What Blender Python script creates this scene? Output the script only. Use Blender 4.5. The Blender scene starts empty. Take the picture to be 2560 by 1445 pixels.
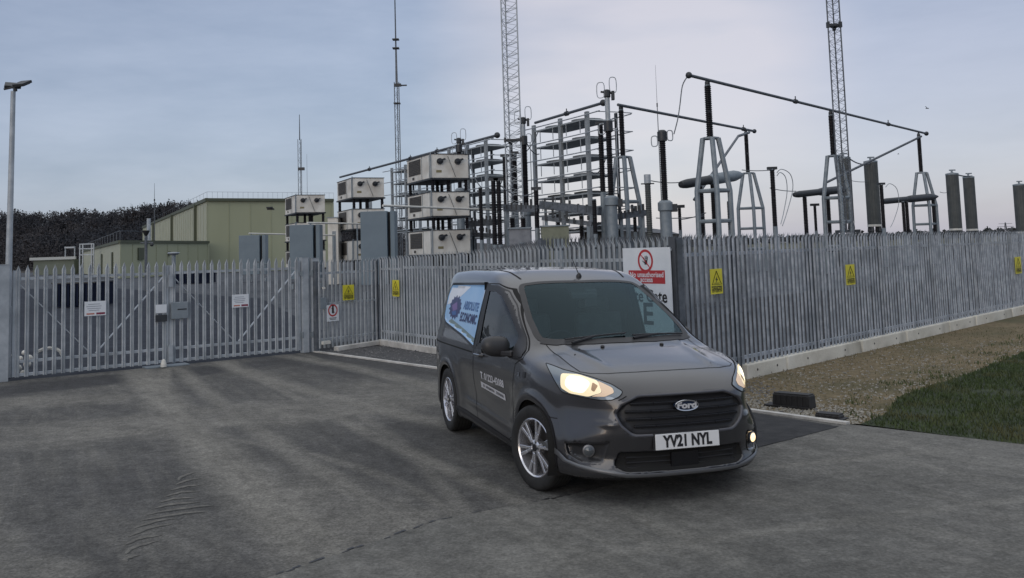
import bpy, bmesh, math, random
import numpy as np
from mathutils import Vector, Matrix, geometry
random.seed(7); RNG=np.random.default_rng(7)
SC=bpy.context.scene; COL=SC.collection; R=math.radians

# ------------------------------------------------------------------ camera
F,PITCH,ROLLC,PY,H=2314.1,.084963,.031581,429.35,1.8702      # focal length in px of the 2560 px wide frame
cam=bpy.data.cameras.new('camera'); co=bpy.data.objects.new('camera',cam); COL.objects.link(co); SC.camera=co
cam.sensor_width=36; cam.lens=F/2560*36; cam.shift_y=-(722.5-PY)/2560; cam.clip_start=.05; cam.clip_end=6000
co.location=(0,0,H)
fwd=Vector((0,math.cos(PITCH),math.sin(PITCH))); up0=Vector((0,-math.sin(PITCH),math.cos(PITCH))); rt0=Vector((1,0,0))
rt=rt0*math.cos(ROLLC)-up0*math.sin(ROLLC); up=up0*math.cos(ROLLC)+rt0*math.sin(ROLLC)
co.rotation_euler=Matrix((rt,up,-fwd)).transposed().to_euler()

def ray(u,v):
    U=u-1280; V=v-PY; c,s=math.cos(ROLLC),math.sin(ROLLC)
    a=U*c-V*s; b=U*s+V*c; x,y,z=a/F,1.,-b/F
    return Vector((x,y*math.cos(PITCH)-z*math.sin(PITCH),y*math.sin(PITCH)+z*math.cos(PITCH)))
def W(u,v,Y):            # point of the place seen at (u,v) at the distance Y in front of the camera
    d=ray(u,v); return Vector((0,0,H))+d*(Y/d.y)
def G(u,v,z=0.):         # point of the ground seen at (u,v)
    d=ray(u,v); return Vector((0,0,H))+d*((z-H)/d.z)

# ------------------------------------------------------------------ world, sun, exposure
SUN_EL,SUN_AZ=R(14),R(205)               # azimuth from +Y towards +X: low behind the photographer, veiled by cloud
wd=bpy.data.worlds.new('World'); SC.world=wd; wd.use_nodes=True
nt=wd.node_tree; nt.nodes.clear(); N=nt.nodes.new; L=nt.links.new
def nd(t,**k):
    n=N(t)
    for a,b in k.items(): setattr(n,a,b)
    return n
sky=nd('ShaderNodeTexSky',sky_type='NISHITA',sun_disc=False,sun_elevation=SUN_EL,sun_rotation=SUN_AZ)
bgs=N('ShaderNodeBackground'); L(sky.outputs[0],bgs.inputs[0]); bgs.inputs[1].default_value=.03
tc=N('ShaderNodeTexCoord'); mp=N('ShaderNodeMapping'); mp.inputs['Scale'].default_value=(1.,1.,4.2); mp.inputs['Rotation'].default_value=(0,R(-6),R(20))
L(tc.outputs['Generated'],mp.inputs[0])
n1=N('ShaderNodeTexNoise'); n1.inputs['Scale'].default_value=1.9; n1.inputs['Detail'].default_value=5; n1.inputs['Roughness'].default_value=.52; n1.inputs['Distortion'].default_value=.35
L(mp.outputs[0],n1.inputs[0])
rp=N('ShaderNodeValToRGB'); rp.color_ramp.elements[0].position=.39; rp.color_ramp.elements[1].position=.63
rp.color_ramp.elements[0].color=(.228,.270,.378,1); rp.color_ramp.elements[1].color=(.330,.370,.482,1)
n1b=N('ShaderNodeTexNoise'); n1b.inputs['Scale'].default_value=6.5; n1b.inputs['Detail'].default_value=6; n1b.inputs['Roughness'].default_value=.6; L(mp.outputs[0],n1b.inputs[0])
nm=nd('ShaderNodeMix',data_type='FLOAT'); nm.inputs[0].default_value=.36; L(n1.outputs[0],nm.inputs[2]); L(n1b.outputs[0],nm.inputs[3]); L(nm.outputs[0],rp.inputs[0])
# pale, slightly pink cloud in the direction of the hidden sun
vd=nd('ShaderNodeVectorMath',operation='DOT_PRODUCT'); L(tc.outputs['Generated'],vd.inputs[0])
g=ray(1590,180).normalized(); vd.inputs[1].default_value=g
mr=N('ShaderNodeMapRange'); mr.inputs[1].default_value=.968; mr.inputs[2].default_value=1.; L(vd.outputs['Value'],mr.inputs[0]); mr.interpolation_type='SMOOTHSTEP'
vd2=nd('ShaderNodeVectorMath',operation='DOT_PRODUCT'); L(tc.outputs['Generated'],vd2.inputs[0]); vd2.inputs[1].default_value=ray(2380,500).normalized()
mr2=N('ShaderNodeMapRange'); mr2.inputs[1].default_value=.955; mr2.inputs[2].default_value=1.; L(vd2.outputs['Value'],mr2.inputs[0]); mr2.interpolation_type='SMOOTHSTEP'
n2=N('ShaderNodeTexNoise'); n2.inputs['Scale'].default_value=3.2; n2.inputs['Detail'].default_value=4; L(mp.outputs[0],n2.inputs[0])
m1=nd('ShaderNodeMath',operation='MULTIPLY'); L(mr.outputs[0],m1.inputs[0]); L(n2.outputs[0],m1.inputs[1])
m1b=nd('ShaderNodeMath',operation='MULTIPLY'); L(m1.outputs[0],m1b.inputs[0]); m1b.inputs[1].default_value=1.9; m1b.use_clamp=True
mx=nd('ShaderNodeMix',data_type='RGBA'); L(m1b.outputs[0],mx.inputs[0]); L(rp.outputs[0],mx.inputs[6]); mx.inputs[7].default_value=(.52,.485,.53,1)
m2=nd('ShaderNodeMath',operation='MULTIPLY'); L(mr2.outputs[0],m2.inputs[0]); m2.inputs[1].default_value=.4
mx2=nd('ShaderNodeMix',data_type='RGBA'); L(m2.outputs[0],mx2.inputs[0]); L(mx.outputs[2],mx2.inputs[6]); mx2.inputs[7].default_value=(.48,.425,.50,1)
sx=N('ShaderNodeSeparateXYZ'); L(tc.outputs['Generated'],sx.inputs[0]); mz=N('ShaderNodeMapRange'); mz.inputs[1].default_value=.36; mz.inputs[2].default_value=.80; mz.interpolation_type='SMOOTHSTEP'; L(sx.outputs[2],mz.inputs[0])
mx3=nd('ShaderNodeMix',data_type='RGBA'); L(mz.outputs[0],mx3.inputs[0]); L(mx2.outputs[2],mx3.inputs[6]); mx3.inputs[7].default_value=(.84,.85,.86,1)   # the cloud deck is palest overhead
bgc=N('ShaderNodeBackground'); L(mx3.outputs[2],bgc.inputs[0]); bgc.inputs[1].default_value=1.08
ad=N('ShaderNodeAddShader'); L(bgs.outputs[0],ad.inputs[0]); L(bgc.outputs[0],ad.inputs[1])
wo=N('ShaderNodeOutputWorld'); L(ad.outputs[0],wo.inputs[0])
sl=bpy.data.lights.new('sun','SUN'); sl.energy=.5; sl.angle=R(40); sl.color=(1,.96,.93)
so=bpy.data.objects.new('sun',sl); COL.objects.link(so)
sd=Vector((math.sin(SUN_AZ)*math.cos(SUN_EL),math.cos(SUN_AZ)*math.cos(SUN_EL),math.sin(SUN_EL)))
so.rotation_euler=(-sd).to_track_quat('-Z','Y').to_euler()
SC.view_settings.view_transform='Standard'; SC.view_settings.look='None'; SC.view_settings.gamma=1; SC.view_settings.use_curve_mapping=False
SC.view_settings.exposure=0
SC.render.engine='CYCLES'; SC.cycles.max_bounces=6; SC.cycles.transparent_max_bounces=12; SC.cycles.caustics_reflective=False; SC.cycles.caustics_refractive=False

# ------------------------------------------------------------------ materials
MATS={}
def mat(name,c,rough=.6,metal=0.,c2=None,scale=3.,bump=0.,bscale=60.,coat=0.,spec=.5,stretch=None,detail=6,lo=.35,hi=.65,rot=0.,c3=None,s3=1.,dirt=None):
    if name in MATS: return MATS[name]
    m=bpy.data.materials.new(name); m.use_nodes=True; t=m.node_tree; b=t.nodes['Principled BSDF']; n=t.nodes.new; l=t.links.new
    b.inputs['Roughness'].default_value=rough; b.inputs['Metallic'].default_value=metal; b.inputs['Coat Weight'].default_value=coat; b.inputs['Coat Roughness'].default_value=.04
    b.inputs['Specular IOR Level'].default_value=spec
    b.inputs['Base Color'].default_value=(*c,1)
    tc=n('ShaderNodeTexCoord'); mp=n('ShaderNodeMapping'); l(tc.outputs['Object'],mp.inputs[0])
    if stretch: mp.inputs['Scale'].default_value=stretch
    mp.inputs['Rotation'].default_value=(0,0,rot)
    if c2 is not None:
        no=n('ShaderNodeTexNoise'); no.inputs['Scale'].default_value=scale; no.inputs['Detail'].default_value=detail; no.inputs['Roughness'].default_value=.62; l(mp.outputs[0],no.inputs[0])
        r=n('ShaderNodeValToRGB'); r.color_ramp.elements[0].position=lo; r.color_ramp.elements[1].position=hi
        r.color_ramp.elements[0].color=(*c,1); r.color_ramp.elements[1].color=(*c2,1); l(no.outputs[0],r.inputs[0]); out=r.outputs[0]
        if c3 is not None:
            n3=n('ShaderNodeTexNoise'); n3.inputs['Scale'].default_value=s3; n3.inputs['Detail'].default_value=5; l(tc.outputs['Object'],n3.inputs[0])
            r3=n('ShaderNodeMapRange'); r3.inputs[1].default_value=.48; r3.inputs[2].default_value=.68; l(n3.outputs[0],r3.inputs[0])
            mx=n('ShaderNodeMix'); mx.data_type='RGBA'; l(r3.outputs[0],mx.inputs[0]); l(out,mx.inputs[6]); mx.inputs[7].default_value=(*c3,1); out=mx.outputs[2]
        l(out,b.inputs['Base Color'])
    if bump:
        nb=n('ShaderNodeTexNoise'); nb.inputs['Scale'].default_value=bscale; nb.inputs['Detail'].default_value=4; l(tc.outputs['Object'],nb.inputs[0])
        bp=n('ShaderNodeBump'); bp.inputs['Strength'].default_value=bump; bp.inputs['Distance'].default_value=.02; l(nb.outputs[0],bp.inputs['Height']); l(bp.outputs[0],b.inputs['Normal'])
    MATS[name]=m; return m
def emis(name,c,s,base=(.8,.8,.8)):
    if name in MATS: return MATS[name]
    m=mat(name,base,.15); b=m.node_tree.nodes['Principled BSDF']; b.inputs['Emission Color'].default_value=(*c,1); b.inputs['Emission Strength'].default_value=s; return m
def glass(name,tint,refl=1.0,ior=1.5):
    m=bpy.data.materials.new(name); m.use_nodes=True; t=m.node_tree; t.nodes.clear(); n=t.nodes.new; l=t.links.new
    tr=n('ShaderNodeBsdfTransparent'); tr.inputs[0].default_value=(*tint,1); gl=n('ShaderNodeBsdfGlossy'); gl.inputs['Roughness'].default_value=.015; gl.inputs[0].default_value=(*refl,1) if isinstance(refl,tuple) else (refl,refl,refl,1)
    fr=n('ShaderNodeFresnel'); ge=n('ShaderNodeNewGeometry'); mi=n('ShaderNodeMix'); l(ge.outputs['Backfacing'],mi.inputs[0]); mi.inputs[2].default_value=ior; mi.inputs[3].default_value=1/ior; l(mi.outputs[0],fr.inputs[0]); mx=n('ShaderNodeMixShader'); l(fr.outputs[0],mx.inputs[0]); l(tr.outputs[0],mx.inputs[1]); l(gl.outputs[0],mx.inputs[2])
    o=n('ShaderNodeOutputMaterial'); l(mx.outputs[0],o.inputs[0]); MATS[name]=m; return m

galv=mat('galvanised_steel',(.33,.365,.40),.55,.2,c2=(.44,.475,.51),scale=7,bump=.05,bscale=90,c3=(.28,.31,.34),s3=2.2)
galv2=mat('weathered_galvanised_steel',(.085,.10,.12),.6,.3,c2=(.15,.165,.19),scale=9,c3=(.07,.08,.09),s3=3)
steelg=mat('grey_equipment_steel',(.17,.205,.235),.55,.2,c2=(.25,.285,.315),scale=2.5)
alu=mat('dull_aluminium_tube',(.07,.08,.095),.5,.3,c2=(.11,.12,.135),scale=3)
insul=mat('dark_porcelain',(.006,.006,.009),.5,0,c2=(.012,.011,.015),scale=5,spec=.3)
dark=mat('dark_metal',(.03,.033,.04),.5,.3,c2=(.05,.055,.06),scale=6)
cream=mat('cream_painted_steel',(.60,.585,.54),.55,0,c2=(.74,.725,.68),scale=1.3,c3=(.52,.49,.44),s3=.9)
louv=mat('brown_grey_louvre',(.06,.055,.05),.7,0,c2=(.10,.09,.08),scale=6)
cab=mat('blue_grey_cabinet_paint',(.115,.16,.20),.5,0,c2=(.145,.195,.235),scale=.9)
cylg=mat('grey_ribbed_housing',(.045,.05,.052),.6,0,c2=(.075,.082,.08),scale=1.2)
whitep=mat('white_painted_pipe',(.55,.54,.50),.5,0,c2=(.66,.65,.61),scale=2)
white=mat('white_sign_face',(.62,.66,.70),.4,0,c2=(.70,.73,.77),scale=4)
red=mat('red_print',(.42,.03,.035),.45); black=mat('black_print',(.012,.012,.014),.5); yellow=mat('yellow_sign_face',(.62,.55,.03),.45,0,c2=(.68,.62,.06),scale=5)
conc=mat('pale_concrete',(.50,.475,.41),.85,0,c2=(.72,.70,.63),scale=2.2,bump=.35,bscale=45,c3=(.22,.205,.165),s3=1.1)
kerbm=mat('weathered_kerb_concrete',(.36,.35,.33),.85,0,c2=(.60,.59,.57),scale=3,bump=.3,bscale=60)

# ------------------------------------------------------------------ mesh helpers
class MB:
    def __init__(s): s.v=[]; s.f=[]
    def add(s,vs,fs):
        k=len(s.v); s.v+= [tuple(map(float,a)) for a in vs]; s.f+=[tuple(k+i for i in f) for f in fs]; return s
    def box(s,c,sz,ax=None,ay=None,az=None,taper=1.):
        c=Vector(c); ax=Vector(ax or (1,0,0)).normalized(); az=Vector(az or (0,0,1)).normalized(); ay=Vector(ay).normalized() if ay else az.cross(ax)
        x,y,z=[a*.5 for a in sz]; vs=[]
        for k,q in ((-1,1.),(1,taper)):
            for i,j in ((-1,-1),(1,-1),(1,1),(-1,1)): vs.append(c+ax*(i*x*q)+ay*(j*y*q)+az*(k*z))
        return s.add(vs,[(3,2,1,0),(4,5,6,7),(0,1,5,4),(1,2,6,5),(2,3,7,6),(3,0,4,7)])
    def bar(s,a,b,w,h=None,up=(0,0,1)):
        a,b=Vector(a),Vector(b); d=(b-a); up=Vector(up)
        if abs(d.normalized().dot(up))>.98: up=Vector((1,0,0))
        sd=d.cross(up).normalized(); u2=sd.cross(d).normalized()
        return s.box((a+b)/2,(d.length,w,h or w),d,sd,u2)
    def tube(s,a,b,r0,r1=None,n=8,cap=True):
        a,b=Vector(a),Vector(b); d=(b-a).normalized(); r1=r0 if r1 is None else r1
        u=d.orthogonal().normalized(); w=d.cross(u); vs=[]
        for p,r in ((a,r0),(b,r1)):
            for i in range(n): t=2*math.pi*i/n; vs.append(p+(u*math.cos(t)+w*math.sin(t))*r)
        fs=[(i,(i+1)%n,n+(i+1)%n,n+i) for i in range(n)]
        if cap: fs+=[tuple(range(n-1,-1,-1)),tuple(range(n,2*n))]
        return s.add(vs,fs)
    def path(s,pts,r,n=6,closed=False):
        pts=[Vector(p) for p in pts]; m=len(pts); vs=[]; u=None
        for i,p in enumerate(pts):
            if closed: d=pts[(i+1)%m]-pts[i-1]
            else: d=pts[min(i+1,m-1)]-pts[max(i-1,0)]
            d.normalize(); u=d.orthogonal().normalized() if u is None else (u-d*u.dot(d)).normalized(); w=d.cross(u)
            for k in range(n): t=2*math.pi*k/n; vs.append(p+(u*math.cos(t)+w*math.sin(t))*r)
        fs=[]
        for i in range(m if closed else m-1):
            j=(i+1)%m
            for k in range(n): fs.append((i*n+k,i*n+(k+1)%n,j*n+(k+1)%n,j*n+k))
        return s.add(vs,fs)
    def lathe(s,prof,o=(0,0,0),d=(0,0,1),n=14,cap=True):
        o=Vector(o); d=Vector(d).normalized(); u=d.orthogonal().normalized(); w=d.cross(u); vs=[]; m=len(prof)
        for r,z in prof:
            for i in range(n): t=2*math.pi*i/n; vs.append(o+d*z+(u*math.cos(t)+w*math.sin(t))*r)
        fs=[(j*n+i,j*n+(i+1)%n,(j+1)*n+(i+1)%n,(j+1)*n+i) for j in range(m-1) for i in range(n)]
        if cap and prof[0][0]>1e-4: fs.append(tuple(range(n-1,-1,-1)))
        if cap and prof[-1][0]>1e-4: fs.append(tuple((m-1)*n+i for i in range(n)))
        return s.add(vs,fs)
    def ball(s,c,r,n=10):
        return s.lathe([(r*math.sin(math.pi*i/6),-r*math.cos(math.pi*i/6)) for i in range(7)],c,(0,0,1),n)
    def prism(s,poly,z0,z1):
        n=len(poly); return s.add([(x,y,z0) for x,y in poly]+[(x,y,z1) for x,y in poly],[tuple(range(n-1,-1,-1)),tuple(range(n,2*n))]+[(i,(i+1)%n,n+(i+1)%n,n+i) for i in range(n)])
    def build(s,name,m,parent=None,smooth=False,ang=35,bevel=0,origin=None):
        me=bpy.data.meshes.new(name); vs=s.v
        if origin is not None: ox=Vector(origin); vs=[tuple(Vector(a)-ox) for a in vs]
        me.from_pydata(vs,[],s.f); me.validate(); me.materials.append(m)
        if smooth:
            me.shade_smooth()
            try: me.set_sharp_from_angle(angle=R(ang))
            except Exception: pass
        o=bpy.data.objects.new(name,me); COL.objects.link(o)
        if origin is not None: o.location=origin
        if parent: o.parent=parent
        if bevel:
            md=o.modifiers.new('bevel','BEVEL'); md.width=bevel; md.segments=2; md.limit_method='ANGLE'
        return o
def tag(o,label=None,cat=None,group=None,kind=None):
    for k,v in (('label',label),('category',cat),('group',group),('kind',kind)):
        if v: o[k]=v
    return o
def empty(name,loc,label,cat,group=None,rz=0):
    o=bpy.data.objects.new(name,None); COL.objects.link(o); o.location=loc; o.rotation_euler=(0,0,rz); o.empty_display_size=.2
    return tag(o,label,cat,group)
FONT=None
def text(s,size,m,parent,name='lettering',loc=(0,0,0),rot=None,align='CENTER',bold=.0,ext=.0008,sx=1.):
    cu=bpy.data.curves.new(name,'FONT'); cu.body=s; cu.size=size; cu.align_x=align; cu.align_y='CENTER'; cu.offset=bold; cu.extrude=ext; cu.resolution_u=3
    t=bpy.data.objects.new('tmp',cu); COL.objects.link(t); dg=bpy.context.evaluated_depsgraph_get(); me=bpy.data.meshes.new_from_object(t.evaluated_get(dg)); bpy.data.objects.remove(t)
    me.name=name; me.materials.clear(); me.materials.append(m)
    for v in me.vertices: v.co.x*=sx
    o=bpy.data.objects.new(name,me); COL.objects.link(o); o.parent=parent; o.location=loc
    if rot: o.rotation_euler=rot
    return o
# ---- van body as an implicit surface: x forward from the front axle, y left, z up ----
def smax(a,b,k):
    h=np.clip(.5+.5*(a-b)/k,0,1); return b+(a-b)*h+k*h*(1-h)
def smin(a,b,k): return -smax(-a,-b,k)
def tab(xs,ys,w):
    g=np.arange(xs[0]-.4,xs[-1]+.4,.01); v=np.interp(g,xs,ys)
    s0=(ys[1]-ys[0])/(xs[1]-xs[0]); s1=(ys[-1]-ys[-2])/(xs[-1]-xs[-2])
    v=np.where(g<xs[0],ys[0]+s0*(g-xs[0]),np.where(g>xs[-1],ys[-1]+s1*(g-xs[-1]),v))
    n=int(w/.01)*2+1; k=np.hanning(n+2)[1:-1]; k/=k.sum()
    p=np.pad(v,n//2,mode='reflect',reflect_type='odd'); v=np.convolve(p,k,'valid')
    return lambda q: np.interp(q,g,v)
HOOD=tab([-.5,-.2,0,.25,.45,.58,.68,.80],[1.10,1.085,1.06,1.02,.982,.945,.905,.84],.09)
ROOF=tab([-3.6,-3.3,-2.6,-1.9,-1.45,-1.15,-.9,-.6],[1.655,1.685,1.71,1.71,1.685,1.625,1.545,1.41],.22)
NOSE=tab([.10,.17,.22,.255,.30,.36,.45,.52,.60,.72,.80,.87,.93,1.05],[.72,.77,.835,.865,.84,.825,.85,.868,.87,.865,.85,.80,.72,.45],.035)
SIDE=tab([.10,.2,.28,.36,.5,.62,.75,.88,.96,1.02,1.10,1.3,1.5,1.7],[.83,.855,.888,.880,.888,.900,.905,.900,.890,.872,.856,.812,.760,.70],.06)
FTAP=tab([-3.6,-.2,.1,.3,.5,.7,.9],[0,0,.012,.045,.10,.17,.25],.12)
CTAP=tab([-3.6,-1.6,-1.1,-.7,-.3,.1],[0,0,.008,.04,.085,.14],.12)
FT2=tab([-1,.0,.2,.4,.6,.9],[0,0,.018,.06,.11,.18],.1)
def sst(a,b,x):
    t=np.clip((x-a)/(b-a),0,1); return t*t*(3-2*t)
def inpoly_soft(px,py,poly,r=0):
    # signed distance to polygon (neg inside), then ramp
    P=np.array(poly); d=np.full(px.shape,1e9); s=np.zeros(px.shape,bool)
    for i in range(len(P)):
        a=P[i]; b=P[(i+1)%len(P)]; e=b-a
        t=np.clip(((px-a[0])*e[0]+(py-a[1])*e[1])/(e@e),0,1)
        d=np.minimum(d,np.hypot(px-a[0]-t*e[0],py-a[1]-t*e[1]))
        c=((a[1]>py)!=(b[1]>py)); 
        with np.errstate(divide='ignore',invalid='ignore'):
            xi=(b[0]-a[0])*(py-a[1])/(b[1]-a[1]+1e-12)+a[0]
        s^=c&(px<xi)
    return np.where(s,-d,d)
GRILLE=[(-.36,.800),(.36,.800),(.485,.745),(.53,.68),(.50,.60),(.415,.522),(-.415,.522),(-.50,.60),(-.53,.68),(-.485,.745)]
INTAKE=[(-.50,.405),(.50,.405),(.535,.30),(.46,.264),(-.46,.264),(-.535,.30)]
FOG=[(.57,.475),(.74,.46),(.80,.44),(.79,.36),(.72,.315),(.60,.33)]
PANEL=[(-1.69,1.548),(-2.98,1.517),(-3.06,1.42),(-3.02,1.16),(-2.88,1.115),(-2.14,1.035),(-1.70,.965)]
def body(x,y,z):
    ya=np.abs(y)
    hood=z-(HOOD(x)-.055*(ya/.75)**2.5+.012*np.exp(-((ya-(.50+.12*(-x)*1.0))/.05)**2)*sst(.6,.3,x))
    xs=-.15-.30*ya**2
    ws=(z-(1.085+.511*(xs-x)-.05*(np.clip(xs-x,0,1.2)*(1.0-np.clip(xs-x,0,1.2)))*-.6))*.89
    roof=z-(ROOF(x)-.034*(ya/.65)**2.8)
    top=smax(smin(hood,ws,.05),roof,.10)
    sx=SIDE(z)-FTAP(x)-CTAP(x)*sst(.98,1.15,z)-FT2(x)*sst(.42,.72,z)-.05*sst(-2.9,-3.6,x)
    for ax in (0.,-2.662):
        r=np.hypot(x-ax,z-.33)
        sx=sx+.022*np.exp(-((r-.395)/.05)**2)*sst(.95,.7,z)
        sx=sx+.010*np.exp(-((r-.50)/.10)**2)*sst(1.0,.8,z)
    # door scallop
    m=sst(-2.2,-1.9,x)*sst(-.35,-.6,x)
    sx=sx-.014*m*np.exp(-((z-(.56+.04*(x+1.3)))/.13)**2)
    sx=sx+.008*m*np.exp(-((z-(.40+.03*(-x-1.3)))/.03)**2)
    side=ya-sx
    fr=x-(NOSE(z)-.40*(ya/.9)**3.0-.03*sst(.3,.8,ya)*0)
    # hood crease / bumper shelf
    fr=fr-.018*np.exp(-((z-(.60+.06*(ya-.5)))/.022)**2)*sst(.50,.58,ya)
    re=-(x)-(3.49-.05*ya**2-.28*np.clip(z-.95,0,1)**1.3)
    bot=(.19+.04*sst(-2.9,-3.3,x))-z
    d=smax(smax(top,side,.085),fr,.085)
    d=smax(d,re,.20); d=smax(d,bot,.05)
    # recesses
    m=(x>.3)
    if np.any(m):
        g=inpoly_soft(y,z,GRILLE,0); d=d+np.where(m,.035*sst(.004,-.03,g),0)
        g=inpoly_soft(y,z,INTAKE,0); d=d+np.where(m,.05*sst(.004,-.03,g),0)
        g=inpoly_soft(ya,z,FOG,0); d=d+np.where(m,.035*sst(.004,-.025,g),0)
    g=inpoly_soft(x,z,PANEL,0); d=d+np.where(ya>.6,.008*sst(.004,-.012,g),0)
    return d
def grad(x,y,z,e=.002):
    g=np.stack([body(x+e,y,z)-body(x-e,y,z),body(x,y+e,z)-body(x,y-e,z),body(x,y,z+e)-body(x,y,z-e)],-1)
    return g/(2*e)
# ------------------------------------------------------------------ ground sheets
def sheet(name,poly,z,m,kind='structure'):
    o=MB().add([(x,y,z) for x,y in poly],[tuple(range(len(poly)))]).build(name,m); return tag(o,kind=kind)
field=mat('rough_field',(.045,.05,.025),.95,0,c2=(.09,.085,.05),scale=.15,bump=.3,bscale=3)
stone=mat('light_compound_gravel',(.050,.055,.065),.95,0,c2=(.125,.135,.15),scale=16,detail=8,bump=.6,bscale=30,c3=(.06,.066,.078),s3=.5,spec=.08)
vergem=mat('verge_soil_and_gravel',(.088,.064,.030),.95,0,c2=(.20,.156,.088),scale=9,detail=10,bump=.9,bscale=28,c3=(.075,.068,.03),s3=.6)
grassm=mat('grass_soil',(.012,.020,.008),.95,0,c2=(.035,.048,.018),scale=6,bump=.6,bscale=25)
apronm=mat('apron_gravel',(.035,.035,.038),.95,0,c2=(.10,.10,.105),scale=22,detail=8,bump=.8,bscale=40)

def asphalt(name,lo,hi,dust,arcs,grain,gs,blobs=()):
    m=bpy.data.materials.new(name); m.use_nodes=True; t=m.node_tree; b=t.nodes['Principled BSDF']; n=t.nodes.new; l=t.links.new
    tc=n('ShaderNodeTexCoord'); out=None
    def noise(scale,det,rough=.6,st=None,rot=0,dist=0.):
        mp=n('ShaderNodeMapping'); l(tc.outputs['Object'],mp.inputs[0]); mp.vector_type='TEXTURE' if st else 'POINT'
        if st: mp.inputs['Scale'].default_value=st
        mp.inputs['Rotation'].default_value=(0,0,rot)
        no=n('ShaderNodeTexNoise'); no.inputs['Scale'].default_value=scale; no.inputs['Detail'].default_value=det; no.inputs['Roughness'].default_value=rough; no.inputs['Distortion'].default_value=dist; l(mp.outputs[0],no.inputs[0]); return no.outputs[0]
    def rng(x,a,b_,c=0.,d=1.):
        r=n('ShaderNodeMapRange'); r.inputs[1].default_value=a; r.inputs[2].default_value=b_; r.inputs[3].default_value=c; r.inputs[4].default_value=d; l(x,r.inputs[0]); return r.outputs[0]
    def mth(op,a,b_=None,cl=False):
        q=n('ShaderNodeMath'); q.operation=op; q.use_clamp=cl
        for i,x in enumerate((a,b_)):
            if x is None: continue
            if isinstance(x,(int,float)): q.inputs[i].default_value=x
            else: l(x,q.inputs[i])
        return q.outputs[0]
    def mixc(f,a,c):
        q=n('ShaderNodeMix'); q.data_type='RGBA'; l(f,q.inputs[0])
        for i,x in ((6,a),(7,c)):
            if isinstance(x,tuple): q.inputs[i].default_value=(*x,1)
            else: l(x,q.inputs[i])
        return q.outputs[2]
    bl=rng(noise(.38,5,.55,dist=.6),.36,.64)
    base=mixc(bl,lo,hi)
    sep=n('ShaderNodeSeparateXYZ'); l(tc.outputs['Object'],sep.inputs[0])
    acc=None
    st=rng(noise(.55,7,.68,(.16,1.9,1.),R(27.),.2),.47,.70)
    st2=rng(noise(.6,6,.66,(.22,2.4,1.),R(48.),.3),.50,.74)
    dm=mth('MULTIPLY',mth('MAXIMUM',st,mth('MULTIPLY',st2,.8)),rng(noise(.45,3),.35,.6,.10,.62))
    warp=n('ShaderNodeTexNoise'); warp.inputs['Scale'].default_value=1.3; warp.inputs['Detail'].default_value=5; l(tc.outputs['Object'],warp.inputs[0])
    wv=n('ShaderNodeVectorMath'); wv.operation='MULTIPLY_ADD'; l(warp.outputs['Color'],wv.inputs[0]); wv.inputs[1].default_value=(1.3,1.3,0); l(tc.outputs['Object'],wv.inputs[2])
    for cx,cy,rx,ry,rot,a in blobs:      # swept-clean (negative) and dusty (positive) areas, each with its own outline
        mp=n('ShaderNodeMapping'); mp.vector_type='TEXTURE'; mp.inputs['Location'].default_value=(cx+.65,cy+.65,0); mp.inputs['Rotation'].default_value=(0,0,R(rot)); mp.inputs['Scale'].default_value=(rx,ry,1.); l(wv.outputs[0],mp.inputs[0])
        s2=n('ShaderNodeSeparateXYZ'); l(mp.outputs[0],s2.inputs[0]); c2=n('ShaderNodeCombineXYZ'); l(s2.outputs[0],c2.inputs[0]); l(s2.outputs[1],c2.inputs[1])
        ln=n('ShaderNodeVectorMath'); ln.operation='LENGTH'; l(c2.outputs[0],ln.inputs[0]); k=rng(ln.outputs['Value'],1.15,.62,0.,abs(a))
        if a>0: dm=mth('MAXIMUM',dm,mth('MULTIPLY',k,rng(noise(1.8,7,.7),.35,.65,.45,1.)))
        else: dm=mth('MULTIPLY',dm,mth('SUBTRACT',1.,mth('MULTIPLY',k,.6,True),True)); base=mixc(k,base,mixc(.45,base,(.035,.036,.040))) if 0 else base; dk=k if 'dk' not in locals() else mth('MAXIMUM',dk,k)
    if blobs: base=mixc(mth('MULTIPLY',dk,.30),base,(.040,.041,.045))
    for cx,cy,r,w,a in arcs:
        cb=n('ShaderNodeCombineXYZ'); l(mth('SUBTRACT',sep.outputs[0],cx),cb.inputs[0]); l(mth('SUBTRACT',sep.outputs[1],cy),cb.inputs[1])
        ln=n('ShaderNodeVectorMath'); ln.operation='LENGTH'; l(cb.outputs[0],ln.inputs[0])
        d=mth('ABSOLUTE',mth('SUBTRACT',ln.outputs['Value'],r)); k=rng(d,w,w*.25); k=mth('MULTIPLY',k,rng(noise(1.5,6,.7,(.35,1.6,1.),R(26.)),.30,.50,a*.45,a))
        dm=mth('MAXIMUM',dm,k)
    base=mixc(mth('MULTIPLY',dm,.88,True),base,dust)
    fs=rng(noise(.9,7,.72,(.30,1.5,1.),R(30.),.4),.40,.64,.86,1.10); fs2=rng(noise(1.6,6,.7,dist=.8),.38,.64,.86,1.10); mott=rng(noise(7.,6,.75),.36,.64,.82,1.16)
    gr=rng(noise(gs,3,.7),.3,.7,1-grain,1+grain)
    gr2=rng(noise(gs*.35,4,.7),.3,.7,1-grain*.6,1+grain*.6)
    mm=n('ShaderNodeVectorMath'); mm.operation='SCALE'; l(base,mm.inputs[0]); l(mth('MULTIPLY',mth('MULTIPLY',gr,gr2),mth('MULTIPLY',mott,mth('MULTIPLY',fs,fs2))),mm.inputs['Scale']); l(mm.outputs[0],b.inputs['Base Color'])
    b.inputs['Roughness'].default_value=.85; b.inputs['Specular IOR Level'].default_value=.18
    bp=n('ShaderNodeBump'); bp.inputs['Strength'].default_value=.55; bp.inputs['Distance'].default_value=.012; l(noise(gs*.8,4,.75),bp.inputs['Height']); l(bp.outputs[0],b.inputs['Normal'])
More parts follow.
